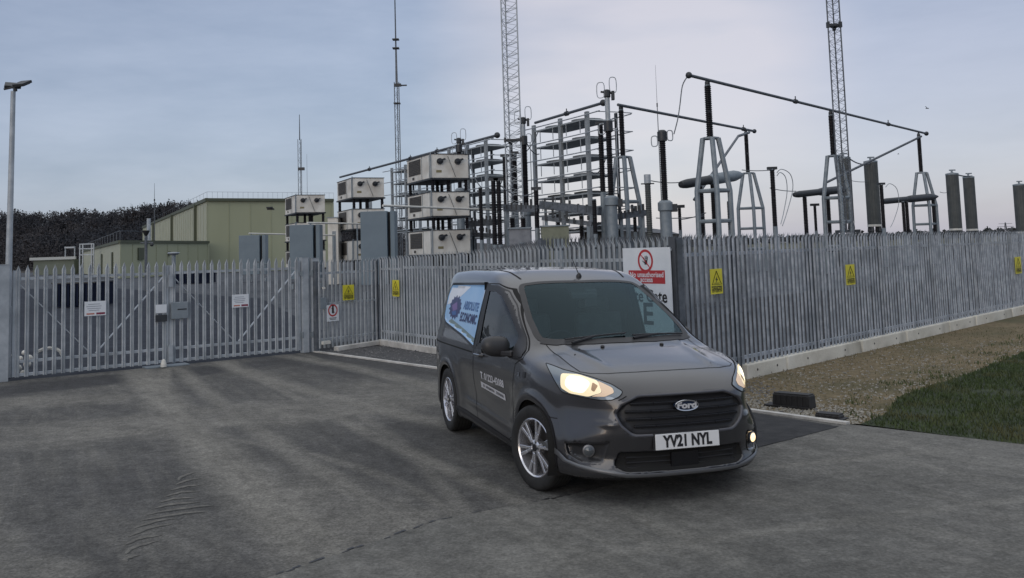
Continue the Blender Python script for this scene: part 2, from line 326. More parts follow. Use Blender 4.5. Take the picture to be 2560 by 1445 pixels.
    MATS[name]=m; return m
ARCS=[(166.84,99.92,192.54,.42,.8),(166.84,99.92,191.9,.22,.6),(166.84,99.92,190.95,.16,.6),(31.66,37.24,42.16,.30,.7),(31.66,37.24,40.6,.13,.5),(-24.46,.92,26.26,.30,.6),(-24.46,.92,24.75,.14,.4),(-7.05,3.89,7.18,.12,.45),(33.5,29.3,41.7,.20,.8)]
asp=asphalt('dusty_asphalt',(.079,.078,.077),(.100,.098,.094),(.240,.230,.205),ARCS,.42,46,[(-3.35,11.3,3.4,1.15,25,.75),(-6.9,13.0,2.2,.8,10,.7),(-1.35,7.0,1.5,.75,120,.7),(-3.3,6.0,1.1,.5,130,.55),(-1.2,12.6,2.2,.8,130,.55),(-3.05,7.9,.95,1.25,40,-.75),(-1.05,8.0,.85,1.7,35,-.6),(-6.9,14.9,4.6,.75,37,-2.2),(-2.9,16.3,3.2,1.15,-48,-1.7),(-.4,9.9,.8,1.6,35,-.6)])
old=asphalt('worn_grey_road_surface',(.108,.107,.101),(.150,.147,.137),(.220,.213,.192),[(60,30,64.5,.12,.35),(10,-20,27.5,.13,.4),(10,-20,29.,.12,.4),(-22,-16,33.,.12,.3)],.30,44)
newt=mat('fresh_black_asphalt',(.022,.023,.026),.9,0,c2=(.040,.041,.045),scale=1.2,bump=.3,bscale=60,spec=.12)

# terrain: one sheet to the horizon
tag(MB().add([(-2500,-60,-.09),(2500,-60,-.09),(2500,4000,-.09),(-2500,4000,-.09)],[(0,1,2,3)]).build('ground',field),kind='structure')
EA,EB=Vector((-4.05,18.55,0)),Vector((3.34,9.62,0))        # edging line of the forecourt
sheet('compound_gravel',[(-60,14),(-14,11),(-8.4,15.3),(-4.15,18.5),(-2.87,19.6),(2.1,12.1),(26,36.5),(90,100),(90,260),(-160,260),(-160,60)],-.03,stone)
slate=mat('slate_grey_asphalt',(.026,.030,.040),.95,0,c2=(.045,.051,.064),scale=1.3,bump=.3,bscale=50,spec=.08)
sheet('site_road',[(-8.3,15.5),(-4.2,18.5),(-5.,24),(-12,44),(-30,70),(-60,90),(-90,90),(-28,26),(-16,15),(-13,11.6)],-.012,slate)
sheet('forecourt',[(-40,-20),(16,-20),(6.5,6.1),(3.34,9.62),(-4.05,18.55),(-8.6,15.2),(-14.,11.1),(-40,-6)],0,asp)
sheet('worn_road',[(-9.6,-20),(40,-20),(40,-9),(8.2,4.1),(5.6,7.2),(4.49,8.45),(3.34,9.62),(3.1,9.42),(2.41,8.85),(1.3,7.95),(.28,7.17),(-.15,6.95),(-.58,6.69),(-1.0,6.2),(-1.47,5.65),(-2.4,4.7),(-3.6,3.3),(-5.5,.4)],.004,old)
bandl=[G(0,951),G(330,930),G(470,915),G(690,900),G(860,893),G(1000,900),G(1090,914),G(1090,932),G(960,921),G(820,920),G(660,925),G(520,935),G(330,952),G(0,992)]
if 0: sheet('fresh_asphalt_band',[(-13.7,11.0)]+[(p.x,p.y) for p in bandl]+[(-12.7,9.4)],.004,newt)
bandr=[G(1830,1030),G(1886,1034),G(2098,1068),G(1960,1104),G(1850,1130),G(1700,1160),G(1500,1100)]
sheet('fresh_asphalt_patch',[(p.x,p.y) for p in bandr],.008,mat('dark_patch_asphalt',(.038,.039,.043),.9,0,c2=(.062,.063,.066),scale=5,detail=9,bump=.4,bscale=55,spec=.12))
sheet('inner_track',[(2.15,12.1),(28.2,38.9),(21.5,45.),(-4.9,18.8+.9)],-.022,newt)
sheet('gravel_apron',[(-4.0,18.6),(3.38,9.66),(3.36,13.0),(2.2,12.0),(-2.8,19.5)],-.006,apronm)
vp=[(3.38,9.66),(3.46,9.62),(3.9,10.1),(4.54,11.23),(6.2,12.9),(8.08,15.0),(14,21.3),(60,68),(60,74),(2.95,13.0),(2.4,12.2),(2.2,11.1)]
sheet('verge',vp,-.002,vergem)
gpoly=[(3.46,9.62),(4.49,8.45),(5.6,7.2),(8.2,4.1),(40,-9),(90,40),(60,68),(14,21.3),(8.08,15.0),(6.2,12.9),(4.54,11.23),(3.9,10.1)]
sheet('grass_bank',gpoly,.0,grassm)
# edging kerb along the forecourt
k=MB(); d=(EB-EA).normalized(); k.bar(EA+Vector((0,0,-.02)),EB+Vector((0,0,-.02)),.075,.09)
tag(k.build('edging_kerb',kerbm),'long pale concrete edging strip between dark forecourt and gravel','kerb')
# crack along the seam of the worn road
c=MB(); sp=[(3.0,9.35),(2.41,8.86),(1.3,7.97),(.6,7.43),(.28,7.18),(-.15,6.96),(-.58,6.70),(-1.0,6.21),(-1.47,5.66)]
for i in range(len(sp)-1):
    a,b=Vector((*sp[i],.0065)),Vector((*sp[i+1],.0065)); m_=12
    for j in range(m_):
        if random.random()<.35: continue
        p=a.lerp(b,j/m_); q=a.lerp(b,(j+1)/m_); w=random.uniform(.004,.016); s=(b-a).normalized().cross(Vector((0,0,1)))
        off=s*random.uniform(-.015,.015); c.add([p+off-s*w,q+off-s*w*.6,q+off+s*w*.6,p+off+s*w],[(0,1,2,3)])
tag(c.build('road_seam',black),kind='structure')
# loose dust ridges left by a tyre
tr=mat('dry_mud',(.10,.097,.09),.95,0,c2=(.155,.15,.137),scale=20,bump=.4,bscale=80); t=MB()
LE=[(448,1200),(440,1213),(425,1227),(410,1242),(395,1257),(380,1272),(365,1288),(350,1303),(335,1322),(322,1342),(312,1362),(312,1385),(318,1404)]
RE=[(492,1181),(502,1196),(503,1213),(500,1228),(488,1244),(500,1256),(533,1264),(520,1279),(440,1296),(432,1309),(405,1338),(398,1352),(352,1388)]
dkm=MB()
for i,(A_,B_) in enumerate(zip(LE,RE)):
    a,b=G(*A_),G(*B_); m_=12; pts=[]; sd0=(b-a).normalized().cross(Vector((0,0,1)))
    for j in range(m_+1): q=j/m_; pts.append(a.lerp(b,q)-sd0*(.05*math.sin(math.pi*q)+.006*math.sin(9*q+i)))
    vs=[]; vd=[]
    for j,p in enumerate(pts):
        q=j/m_; e_=math.sin(math.pi*min(max(q,.03),.97))**.5; w=(.019+.006*math.sin(i*2.3+j*1.7))*e_; h=.010*e_; dd=(pts[min(j+1,m_)]-pts[max(j-1,0)]).normalized(); sd=dd.cross(Vector((0,0,1)))
        vs+=[p-sd*w+Vector((0,0,.001)),p+Vector((0,0,h)),p+sd*w+Vector((0,0,.001))]
        w2=(.009 if i not in (5,6,7) else .016)*e_; vd+=[p+sd*(w)+Vector((0,0,.0025)),p+sd*(w+w2*1.6)+Vector((0,0,.0025))]
    t.add(vs,[(3*j+k_,3*j+k_+1,3*j+k_+4,3*j+k_+3) for j in range(m_) for k_ in (0,1)]); dkm.add(vd,[(2*j,2*j+1,2*j+3,2*j+2) for j in range(m_)])
tag(dkm.build('mud_groove_shade',mat('groove_shade',(.030,.030,.030),.8,0,c2=(.05,.05,.048),scale=20)),'dark lines of painted shade in the grooves between the dried mud ridges on the forecourt','painted shade',kind='stuff')  # shadow line beside each ridge, painted as a flat dark strip
tag(t.build('dried_mud_ridges',tr,smooth=True,ang=60),'curved ridges of dried mud left by a tyre on the forecourt','dried mud',kind='stuff')

def inside(poly,P):
    P=np.asarray(P); s=np.zeros(len(P),bool); n=len(poly)
    for i in range(n):
        a,b=poly[i],poly[(i+1)%n]; c=((a[1]>P[:,1])!=(b[1]>P[:,1])); xi=(b[0]-a[0])*(P[:,1]-a[1])/((b[1]-a[1]) or 1e-9)+a[0]; s^=c&(P[:,0]<xi)
    return s
def np_mesh(name,V,Fq,m,label=None,cat=None,kind='stuff'):
    me=bpy.data.meshes.new(name); me.vertices.add(len(V)); me.vertices.foreach_set('co',V.astype('f').ravel())
    k=Fq.shape[1]; me.loops.add(Fq.size); me.loops.foreach_set('vertex_index',Fq.astype('i').ravel()); me.polygons.add(len(Fq))
    me.polygons.foreach_set('loop_start',np.arange(0,Fq.size,k,dtype='i')); me.polygons.foreach_set('loop_total',np.full(len(Fq),k,'i')); me.update(calc_edges=True); me.validate()
    me.materials.append(m); o=bpy.data.objects.new(name,me); COL.objects.link(o); return tag(o,label,cat,kind=kind)
# loose stones (octahedra squashed and turned), denser near the edging
def stones(name,m,pts,r0,r1,label):
    n=len(pts); base=np.array([(1,0,0),(0,1,0),(-1,0,0),(0,-1,0),(0,0,1),(.7,.7,-.2),(-.7,.6,-.2),(0,-.9,-.2)]); fs=np.array([(0,5,4),(5,1,4),(1,6,4),(6,2,4),(2,7,4),(7,3,4),(3,0,4)])
    r=RNG.uniform(r0,r1,n)**1; a=RNG.uniform(0,6.28,n); sc=np.c_[RNG.uniform(.7,1.4,n),RNG.uniform(.6,1.1,n),RNG.uniform(.4,.8,n)]*r[:,None]
    V=base[None]*sc[:,None]; V=V+RNG.normal(0,.12,V.shape)*r[:,None,None]; c,s=np.cos(a)[:,None],np.sin(a)[:,None]
    V=np.stack([V[...,0]*c-V[...,1]*s,V[...,0]*s+V[...,1]*c,V[...,2]],-1); V[...,:2]+=pts[:,None]; V[...,2]+=.002
    Fi=(fs[None]+8*np.arange(n)[:,None,None]).reshape(-1,3); return np_mesh(name,V.reshape(-1,3),Fi,m,label,'gravel')
stm=mat('loose_stone',(.11,.10,.08),.9,0,c2=(.34,.32,.28),scale=38,detail=2,lo=.3,hi=.7)
P=np.c_[RNG.uniform(2,9,60000),RNG.uniform(9,17,60000)]; k=inside(vp,P); P=P[k]
dE=((P[:,0]-3.34)*.77+(P[:,1]-9.62)*.64); P=P[RNG.random(len(P))<np.clip(1.1-dE/1.1,.12,1)*np.clip(1.2-(P[:,1]-9)/8,.2,1)]
stones('loose_gravel',stm,P[:9000],.008,.024,'loose pale stones scattered over the verge beside the edging strip')
P=np.c_[RNG.uniform(-4,3.4,9000),RNG.uniform(9.5,19.6,9000)]; k=inside([(-4.0,18.65),(3.38,9.7),(3.3,12.9),(2.2,11.9),(-2.8,19.4)],P)
stones('apron_stones',mat('grey_stone',(.06,.06,.065),.9,0,c2=(.19,.19,.19),scale=30),P[k][:3500],.01,.025,'dark grey stones filling the strip at the fence foot')
# grass blades
def blades(name,poly,box,n,h0,h1,m,label,fade=None):
    P=np.c_[RNG.uniform(box[0],box[1],n),RNG.uniform(box[2],box[3],n)]; P=P[inside(poly,P)]
    if fade is not None: P=P[RNG.random(len(P))<fade(P)]
    n=len(P); a=RNG.uniform(0,6.28,n); h=RNG.uniform(h0,h1,n); w=h*.09+.0025; ln=RNG.uniform(.1,.8,n)*h; b=RNG.uniform(0,6.28,n)
    d=np.c_[np.cos(a),np.sin(a)]*w[:,None]; t=np.c_[np.cos(b),np.sin(b)]*ln[:,None]; z=np.full(n,-.004)
    V=np.stack([np.c_[P-d,z],np.c_[P+d,z],np.c_[P+t*.4+d*.7,h*.6],np.c_[P+t,h]],1).reshape(-1,3)
    q=np.arange(n)[:,None]*4; Fi=np.concatenate([q+[0,1,2],q+[0,2,3]],0); return np_mesh(name,V,Fi,m,label,'grass')
gb=mat('grass_blade',(.022,.040,.011),.8,0,c2=(.070,.100,.028),scale=2.5,lo=.3,hi=.7,c3=(.09,.09,.035),s3=1.4)
gwide=[(3.40,9.64),(4.49,8.45),(5.6,7.2),(8.2,4.1),(40,-9),(90,40),(60,68),(14,22.3),(7.6,15.6),(5.7,13.4),(4.1,11.6),(3.5,10.4)]
def ragged(P):
    d=np.array([inpoly1(gpoly,p) for p in P]) if 0 else inside(gpoly,P); w=.5+.5*np.sin(P[:,0]*5.1+np.sin(P[:,1]*3.7)*2)*np.sin(P[:,1]*4.3+P[:,0]*1.3)
    bare=(np.sin(P[:,0]*2.3+1)*np.sin(P[:,1]*2.9+.5)>.72); return np.clip(1.6-(P[:,1]-8)/9,.15,1)*np.where(d,1,w**3*.55)*np.where(bare,.35,1)
blades('grass',gwide,(3.3,13,5,20),190000,.012,.058,gb,'short dark green grass growing on the bank beside the road',ragged)
dg=mat('dry_grass_blade',(.09,.08,.04),.85,0,c2=(.17,.15,.085),scale=4)
blades('dry_tufts',vp,(2.3,11,9.6,19),26000,.008,.035,dg,'thin dry yellowish tufts over the brown gravel verge',lambda P:np.clip(.15+RNG.random(len(P))*.8,0,1))
# ------------------------------------------------------------------ palisade fencing
def pale(mb,p,d,nrm,z0,z1,w=.034,tri=True):
    # a W-section pale, its head cut to three splayed points
    d=Vector(d); nrm=Vector(nrm); xs=[-1,-.55,-.18,.18,.55,1]; ys=[.012,-.008,.010,.010,-.008,.012]
    rows=[]
    for z,s,o in ((z0,1,0),(z1-.10,1,0)): rows.append([p+d*(x*w*s)+nrm*(-y+o)+Vector((0,0,z)) for x,y in zip(xs,ys)])
    vs=rows[0]+rows[1]; fs=[(i,i+1,7+i,6+i) for i in range(5)]
    if tri:
        tips=[p+d*(-w*1.25)+nrm*.035+Vector((0,0,z1-.02)),p+nrm*.012+Vector((0,0,z1)),p+d*(w*1.25)+nrm*.035+Vector((0,0,z1-.02))]
        vs+=tips; fs+=[(6,7,12),(7,8,12),(8,9,13),(9,10,14),(10,11,14)]
    else:
        vs+=[p+nrm*.006+Vector((0,0,z1))]; fs+=[(6,7,12),(7,8,12),(8,9,12),(9,10,12),(10,11,12)]
    mb.add(vs,fs)
def palisade(name,p0,p1,zf,z0,posts,label,pitch=.155,w=.034,tri=True,rails=(.30,-.28),m=None,rand=.004,postw=(.10,.055),postm=None,skip_panels=()):
    """run from p0 to p1; zf(s)=top height; posts=list of distances along the run"""
    m=m or galv; p0=Vector((*p0,0)); p1=Vector((*p1,0)); d=(p1-p0).normalized(); Ln=(p1-p0).length; nrm=Vector((d.y,-d.x,0))
    rz=math.atan2(d.y,d.x); e=empty(name,p0,label,'fence',rz=rz); ex=Vector((1,0,0)); ey=Vector((0,-1,0))
    for s in posts:
        zt=zf(s)-.06; b=MB().box((s,.04,zt/2),(postw[1],postw[0],zt)); b.box((s-postw[1]/2,.04,zt/2),(.006,postw[0]+.03,zt)) if 0 else b
        b.build('post',postm or galv2,e)
    for i in range(len(posts)-1):
        a,b_=posts[i],posts[i+1]
        if i in skip_panels: continue
        n=max(2,round((b_-a)/pitch)); mb=MB()
        for j in range(n):
            s=a+(j+.5)*(b_-a)/n; ln_=random.gauss(0,.004); pale(mb,Vector((s+random.uniform(-rand,rand),-.022+random.uniform(-.006,.006),0)),(1,0,0),ey,z0,zf(s)+random.uniform(-.006,.006),w,tri)
        mb.build('pale_panel',m,e)
        for rr in rails:
            z=rr if rr>0 else zf((a+b_)/2)+rr
            r=MB().box(((a+b_)/2,.012,z),(b_-a-.01,.045,.006)).box(((a+b_)/2,-.006,z-.02),(b_-a-.01,.006,.045)); r.build('rail',m,e)
    return e
C2=(2.09,12.03); dR=Vector((.697,.717,0)).normalized()
def RP(s): return (C2[0]+dR.x*s,C2[1]+dR.y*s)
# front run on its plinth, away to the right
bays=[0,1.43,3.72,6.2,8.6,11.0,13.5,16.,18.5,21.,23.5,26.]
palisade('palisade_fence',RP(0),RP(26.),lambda s:2.045-.004*s,.19,bays,'long galvanised palisade fence on a pale concrete plinth, beside the verge',m=mat('dull_galvanised_pale',(.24,.275,.325),.6,.2,c2=(.41,.45,.51),scale=7,c3=(.19,.22,.26),s3=2.4),postm=mat('shaded_post_steel',(.055,.063,.075),.7,.2,c2=(.085,.095,.11),scale=4),postw=(.10,.075),pitch=.118,w=.0205)  # post steel darkened: the shade on the posts is put into their colour
# plinth: separate cast lengths
pl=[1.43,2.57,5.15,7.05,9.2,10.75,13.2,15.8,18.4,21.,23.6,26.]
nrmR=Vector((dR.y,-dR.x,0))
ordn=['beside the van headlamp, nearest the camera','second from the van','third from the van','fourth from the van','fifth from the van','sixth from the van','seventh from the van, near the picture edge','','','','']
for i in range(len(pl)-1):
    if i>6: break
    a,b=pl[i]+.012,pl[i+1]-.012; p=Vector((*RP(a),0)); q=Vector((*RP(b),0)); mid=(p+q)/2+nrmR*.02
    o=MB().box((0,0,.075),((b-a),.16,.23),taper=.97).build('concrete_plinth_block',conc,bevel=.012); o.location=mid; o.rotation_euler=(0,random.uniform(-.004,.004),math.atan2(dR.y,dR.x)+random.uniform(-.004,.004))
    h=MB()
    for s in (.25,.75):
        hh=MB().tube(((s-.5)*(b-a),-.083,.10),((s-.5)*(b-a),-.079,.10),.017,n=8).build('lifting_hole',black,o)
    tag(o,'pale concrete plinth block under the long fence, '+ordn[i],'plinth block','plinth blocks under the long fence')
# run from the far inner corner to the near corner, behind the van
C1=(-2.85,19.62); L2=(Vector(C2)-Vector(C1)).length
b2=[0,1.1,3.4,5.9,8.1,L2]
palisade('palisade_fence',C1,C2,lambda s:1.86+.17*s/L2,.10,b2,'galvanised palisade fence behind the van, running from the inner corner forward',pitch=.118,w=.0205)
kk=MB(); a,b=Vector((*C1,0)),Vector((*C2,0)); dd=(b-a).normalized(); nn=Vector((dd.y,-dd.x,0))
tag(MB().bar(a+nn*-.0+Vector((0,0,.05)),b+Vector((0,0,.05)),.16,.12).build('kerb',kerbm,bevel=.01),'white weathered kerb at the foot of the fence behind the van','kerb')
# short side run beside the gate with a pedestrian latch
S0,S1=(-3.93,18.42),(-2.92,19.66); LS=(Vector(S1)-Vector(S0)).length
side=palisade('pedestrian_gate',S0,S1,lambda s:1.84,.07,[0,LS],'narrow palisade side gate between the double gate and the inner corner',pitch=.11,w=.024,rails=(.25,.95,-.28))
side['category']='gate'
MB().box((.10,-.06,.95),(.14,.03,.22)).build('latch_plate',steelg,side); MB().box((.10,-.09,1.25),(.05,.04,.04)).box((.13,-.1,.18),(.18,.07,.06)).build('bolt',whitep,side)
a,b=Vector((*S0,0)),Vector((*S1,0)); a=a.lerp(b,.22)
tag(MB().bar(a+Vector((.10,-.08,.035)),b+Vector((.06,-.05,.05)),.13,.09).build('kerb',kerbm,bevel=.01),'short white kerb under the narrow side gate','kerb')
# inner fence runs inside the compound
def off(p,d,n,k,t): return (p[0]+d.x*t+n.x*k,p[1]+d.y*t+n.y*k)
inn=Vector((-dR.y,dR.x,0))
pA=(C2[0]+inn.x*6.2+dR.x*4.2,C2[1]+inn.y*6.2+dR.y*4.2)
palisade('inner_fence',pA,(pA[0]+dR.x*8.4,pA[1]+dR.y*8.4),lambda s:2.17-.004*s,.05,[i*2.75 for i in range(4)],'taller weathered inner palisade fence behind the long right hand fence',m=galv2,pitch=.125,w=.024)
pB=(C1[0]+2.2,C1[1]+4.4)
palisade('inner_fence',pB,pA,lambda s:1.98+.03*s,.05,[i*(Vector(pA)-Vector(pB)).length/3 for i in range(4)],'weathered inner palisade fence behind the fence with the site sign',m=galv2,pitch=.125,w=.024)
# ---- double gate
GL,GR=Vector((-8.40,15.36,0)),Vector((-4.19,18.46,0)); dg_=(GR-GL).normalized(); rg=math.atan2(dg_.y,dg_.x); LG=(GR-GL).length
def gatepost(p,w,h,label):
    o=MB().box((0,0,h/2),(w,w,h)).build('gate_post',galv,bevel=.008); o.location=p; o.rotation_euler=(0,0,rg); c=MB().box((0,0,h+.004),(w+.012,w+.012,.008)).build('cap_plate',galv,o)
    for z in (.35,1.55): MB().box((w/2*(1 if p is GL else -1),-w*.3,z),(.07,.05,.09)).tube((w/2*(1 if p is GL else -1),-w*.55,z-.06),(w/2*(1 if p is GL else -1),-w*.55,z+.06),.016,n=8).build('hinge',steelg,o)
    return tag(o,label,'gate post')
gatepost(GL-dg_*.06,.19,1.90,'thick square galvanised gate post at the left edge of the photo')
gatepost(GR+dg_*.0,.14,1.86,'square galvanised gate post at the right end of the double gate')
gatepost(GR+dg_*.20+Vector((.02,-.03,0)),.15,1.84,'square galvanised post carrying the narrow side gate')
def leaf(x0,x1,hinge,label):
    o=GL+dg_*x0; e=empty('gate_leaf',o,label,'gate','double gate leaves',rz=rg); Ln=x1-x0
    n=round(Ln/.136); mb=MB()
    for j in range(n): 
        s=(j+.5)*Ln/n; pale(mb,Vector((s,-.035,0)),(1,0,0),(0,-1,0),.05,1.885,.0345,False)
    mb.build('pale_panel',galv,e)
    for z in (.085,.30,1.66): MB().box((Ln/2,0,z),(Ln,.045,.045)).build('rail',galv,e)
    MB().box((.02,.0,.93),(.05,.05,1.74)).build('hinge_stile' if hinge==0 else 'meeting_stile',galv,e)
    MB().box((Ln-.02,.0,.93),(.05,.05,1.74)).build('meeting_stile' if hinge==0 else 'hinge_stile',galv,e)
    for a,b in (((.05,1.62),(Ln/2-.04,.33)),((Ln-.05,1.62),(Ln/2+.04,.33))):
        MB().bar((a[0],.035,a[1]),(b[0],.035,b[1]),.014,.062,up=(0,1,0)).build('diagonal_brace',mat('bright_galvanised_bar',(.44,.47,.50),.5,.2,c2=(.56,.59,.62),scale=6),e)
    return e,Ln
HM=2.61
lf,LL=leaf(.10,HM-.012,0,'left leaf of the double palisade gate, with small white notice left of centre')
rl,LR=leaf(HM+.012,LG-.10,1,'right leaf of the double palisade gate, carrying the flat grey lock box')
MB().box((.16,-.07,.98),(.30,.05,.30)).build('lock_box',steelg,rl,bevel=.006); MB().box((.20,-.098,1.0),(.16,.006,.018)).build('slot',black,rl)
MB().box((LL-.14,-.085,.86),(.20,.03,.12)).build('lock_plate',dark,lf)
MB().box((.0,-.07,1.52),(.07,.05,.22)).box((.0,-.07,.22),(.07,.05,.3)).build('drop_bolt',galv,rl)
lab=MB().box((LL-.15,-.11,1.03),(.19,.006,.15)).build('blank_label',white,lf)
kp=MB().lathe([(.05,0),(.05,.05),(.03,.12),(.0,.14)],(0,0,0)).build('drop_bolt_keeper',whitep); kp.location=W(409,905,16.55); kp.location.z=.02; tag(kp,'small white keeper on the ground inside the gate centre','gate keeper')
tag(MB().box((*(GL+dg_*HM+Vector((0,-.12,0)))[:2],.012),(.75,.30,.02),dg_).build('gate_stop_plate',steelg),'flat metal stop plate in the asphalt under the gate centre','plate')

# ------------------------------------------------------------------ signs
def onrun(u,v,p0,p1,off=.07):
    p0=Vector((*p0[:2],0)); p1=Vector((*p1[:2],0)); d=(p1-p0).normalized(); n=Vector((d.y,-d.x,0)); q=p0+n*off; r=ray(u,v); o=Vector((0,0,H)); t=((q-o).dot(n))/(r.dot(n)); return o+r*t
def board(name,u0,v0,u1,v1,p0,p1,m,label,cat='sign',off=.075,th=.004,group=None):
    a=onrun(u0,(v0+v1)/2,p0,p1,off); b=onrun(u1,(v0+v1)/2,p0,p1,off); um=(u0+u1)/2; t=onrun(um,v0,p0,p1,off); bt=onrun(um,v1,p0,p1,off)
    w=((b-a).xy).length; h=t.z-bt.z; c=(a+b)/2; c.z=(t.z+bt.z)/2; d=(b-a); rz=math.atan2(d.y,d.x)
    e=empty(name,c,label,cat,group,rz=rz); MB().box((0,0,0),(w,th,h)).build('board',m,e); return e,w,h
UP=(math.pi/2,0,0)
e,w,h=board('site_sign',1561,619,1680,832,C1,C2,white,'large white site gate sign on the fence behind the van bonnet',off=.09,th=.01)
y=-.007
rg_=MB(); hz=h/2
cx,cz=-.01*w,hz-.155*h; ro,ri=.16*w,.125*w
ring=MB()
for i in range(36):
    t0,t1=2*math.pi*i/36,2*math.pi*(i+1)/36
    ring.add([(cx+math.cos(t)*r_,y,cz+math.sin(t)*r_) for t,r_ in ((t0,ri),(t1,ri),(t1,ro),(t0,ro))],[(0,1,2,3)])
ring.bar((cx-.11*w,y-.002,cz+.11*w),(cx+.11*w,y-.002,cz-.11*w),.002,.022,up=(0,1,0)); ring.build('prohibition_ring',red,e)
hd=MB(); hd.box((cx+.01,y-.0005,cz-.02),(.055,.001,.06))
for k_,(dx,dz,rt_) in enumerate(((-.030,.028,.45),(-.008,.045,.15),(.014,.048,-.05),(.034,.038,-.25),(-.045,-.01,1.0))): hd.box((cx+.01+dx,y-.0005,cz-.005+dz),(.012,.001,.05),(math.cos(rt_),0,math.sin(rt_)),None,(-math.sin(rt_),0,math.cos(rt_)))
hd.build('raised_hand_symbol',black,e)
MB().box((.0,y,hz-.345*h),(.76*w,.001,.155*h)).build('red_panel',red,e)
text('No unauthorised',.064*w/.62,white,e,'lettering',(0,y-.0015,hz-.320*h),UP,bold=.0012,sx=1.0); text('access',.064*w/.62,white,e,'lettering',(0,y-.0015,hz-.378*h),UP,bold=.0012)
text('Site Gate',.150*w/.62,black,e,'lettering',(0.0,y-.0015,hz-.575*h),UP,bold=.004,sx=.90); text('E',.26*w/.62,black,e,'lettering',(0.0,y-.0015,hz-.79*h),UP,bold=.008,sx=1.1)
MB().box((0,.02,hz-.03*h),(w*.98,.03,.03)).box((0,.02,-hz+.06*h),(w*.98,.03,.03)).build('mounting_bar',galv,e)
def hazard(u0,v0,u1,v1,p0,p1,label):
    e,w,h=board('danger_sign',u0,v0,u1,v1,p0,p1,yellow,label,'warning sign',group='yellow danger of death signs on the fence'); y=-.003; t=h*.16
    T=MB(); a,b,c=(0,y,h*.42),(-w*.38,y,-h*.12),(w*.38,y,-h*.12)
    for p,q in ((a,b),(b,c),(c,a)): T.bar(p,q,.002,.014,up=(0,1,0))
    T.build('warning_triangle',black,e)
    M_=MB(); M_.add([(.02,y-.001,h*.22),(-.03,y-.001,h*.06),(-.002,y-.001,h*.07),(-.02,y-.001,-h*.08),(.035,y-.001,h*.10),(.006,y-.001,h*.09)],[(0,1,2,3,4,5)]); M_.bar((-w*.2,y-.001,-.06*h),(w*.22,y-.001,-.06*h),.002,.016,up=(0,1,0)); M_.build('lightning_symbol',black,e)
    MB().box((0,y,-h*.2),(w*.86,.001,.008)).build('printed_line',black,e)
    text('DANGER',.21*w,black,e,'lettering',(0,y-.001,-h*.275),UP,bold=.001); text('OF DEATH',.17*w,black,e,'lettering',(0,y-.001,-h*.38),UP,bold=.001); return e
hazard(857,712,885,750,S0,S1,'yellow danger sign on the narrow side gate')
hazard(981,700,998,741,C1,C2,'yellow danger sign at the far left end of the fence behind the van')
hazard(1776,672,1806,735,RP(0),RP(10),'yellow danger sign on the long fence just right of the site sign')
hazard(2115,661,2137,712,RP(0),RP(10),'yellow danger sign midway along the long fence, second from its corner')
hazard(2538,642,2553,684,RP(0),RP(10),'yellow danger sign at the far right end of the long fence')
e,w,h=board('prohibition_sign',817,762,847,803,S0,S1,white,'small white prohibition notice on the narrow side gate','notice'); r=MB(); y=-.003
for i in range(24):
    t0,t1=2*math.pi*i/24,2*math.pi*(i+1)/24; r.add([(math.cos(t)*q*w,y,math.sin(t)*q*w+h*.16) for t,q in ((t0,.30),(t1,.30),(t1,.40),(t0,.40))],[(0,1,2,3)])
r.bar((-.25*w,y,h*.16+.25*w),(.25*w,y,h*.16-.25*w),.001,.012,up=(0,1,0)); r.build('prohibition_ring',red,e); MB().box((0,y-.001,h*.17),(.05,.001,.12)).tube((0,y,h*.17+.08),(0,y-.001,h*.17+.08),.025,n=10).build('figure_symbol',black,e)
MB().box((0,y,-h*.30),(w*.6,.001,.012)).box((0,y,-h*.38),(w*.5,.001,.012)).build('printed_line',black,e)
orangep=mat('orange_print',(.45,.16,.12),.5); magp=mat('dark_red_print',(.20,.03,.06),.5); greyp=mat('grey_print',(.25,.27,.33),.5)
for (u0,v0,u1,v1,lb) in ((211,753,265,789,'white notice with red stripe on the left gate leaf'),(580,736,622,768,'white notice with red stripe on the right gate leaf')):
    e,w,h=board('gate_notice',u0,v0,u1,v1,GL,GR,white,lb,'notice',group='white notices on the gate leaves')
    q=MB(); 
    for z,ww in ((.30,.55),(.15,.7),(0,.62),(-.13,.5)): q.box((-.02,-.003,z*h),(ww*w,.001,.010))
    q.build('printed_line',greyp,e); MB().box((.25*w,-.003,-.36*h),(.40*w,.001,.14*h)).build('red_stripe',magp,e); MB().box((-.22*w,-.003,-.36*h),(.36*w,.001,.10*h)).build('orange_stripe',orangep,e)
# ------------------------------------------------------------------ substation equipment
RD=Vector((-.42,.907,0)).normalized()         # direction of the equipment rows, away to the left
QD=Vector((RD.y,-RD.x,0))                     # across the rows, to the right
def at(u,Y,z=0.):                             # ground point under the picture column u at distance Y
    p=W(u,620,Y); return Vector((p.x,p.y,z))
def zof(u,v,Y): return W(u,v,Y).z
def sheds(r,z0,z1,n,core=.80):
    pr=[(r*core,z0)]; st=(z1-z0)/n
    for i in range(n): z=z0+i*st; pr+=[(r*core,z+st*.15),(r,z+st*.45),(r*core,z+st*.7)]
    return pr+[(r*core,z1)]
def insulator(parent,p,z0,z1,r,name='insulator',n=None,seg=8,joint=True):
    n=n or max(8,int((z1-z0)/.085)); mb=MB(); h=z1-z0
    mb.lathe(sheds(r,z0,z1,n),(p[0],p[1],0),(0,0,1),seg); o=mb.build(name,insul,parent,smooth=True)
    j=MB(); zs=[z0,z1]+([ (z0+z1)/2] if joint else [])
    for z in zs: j.lathe([(r*.8,z-.05),(r*.8,z+.05)],(p[0],p[1],0),(0,0,1),seg)
    j.build('flange',steelg,parent); return o
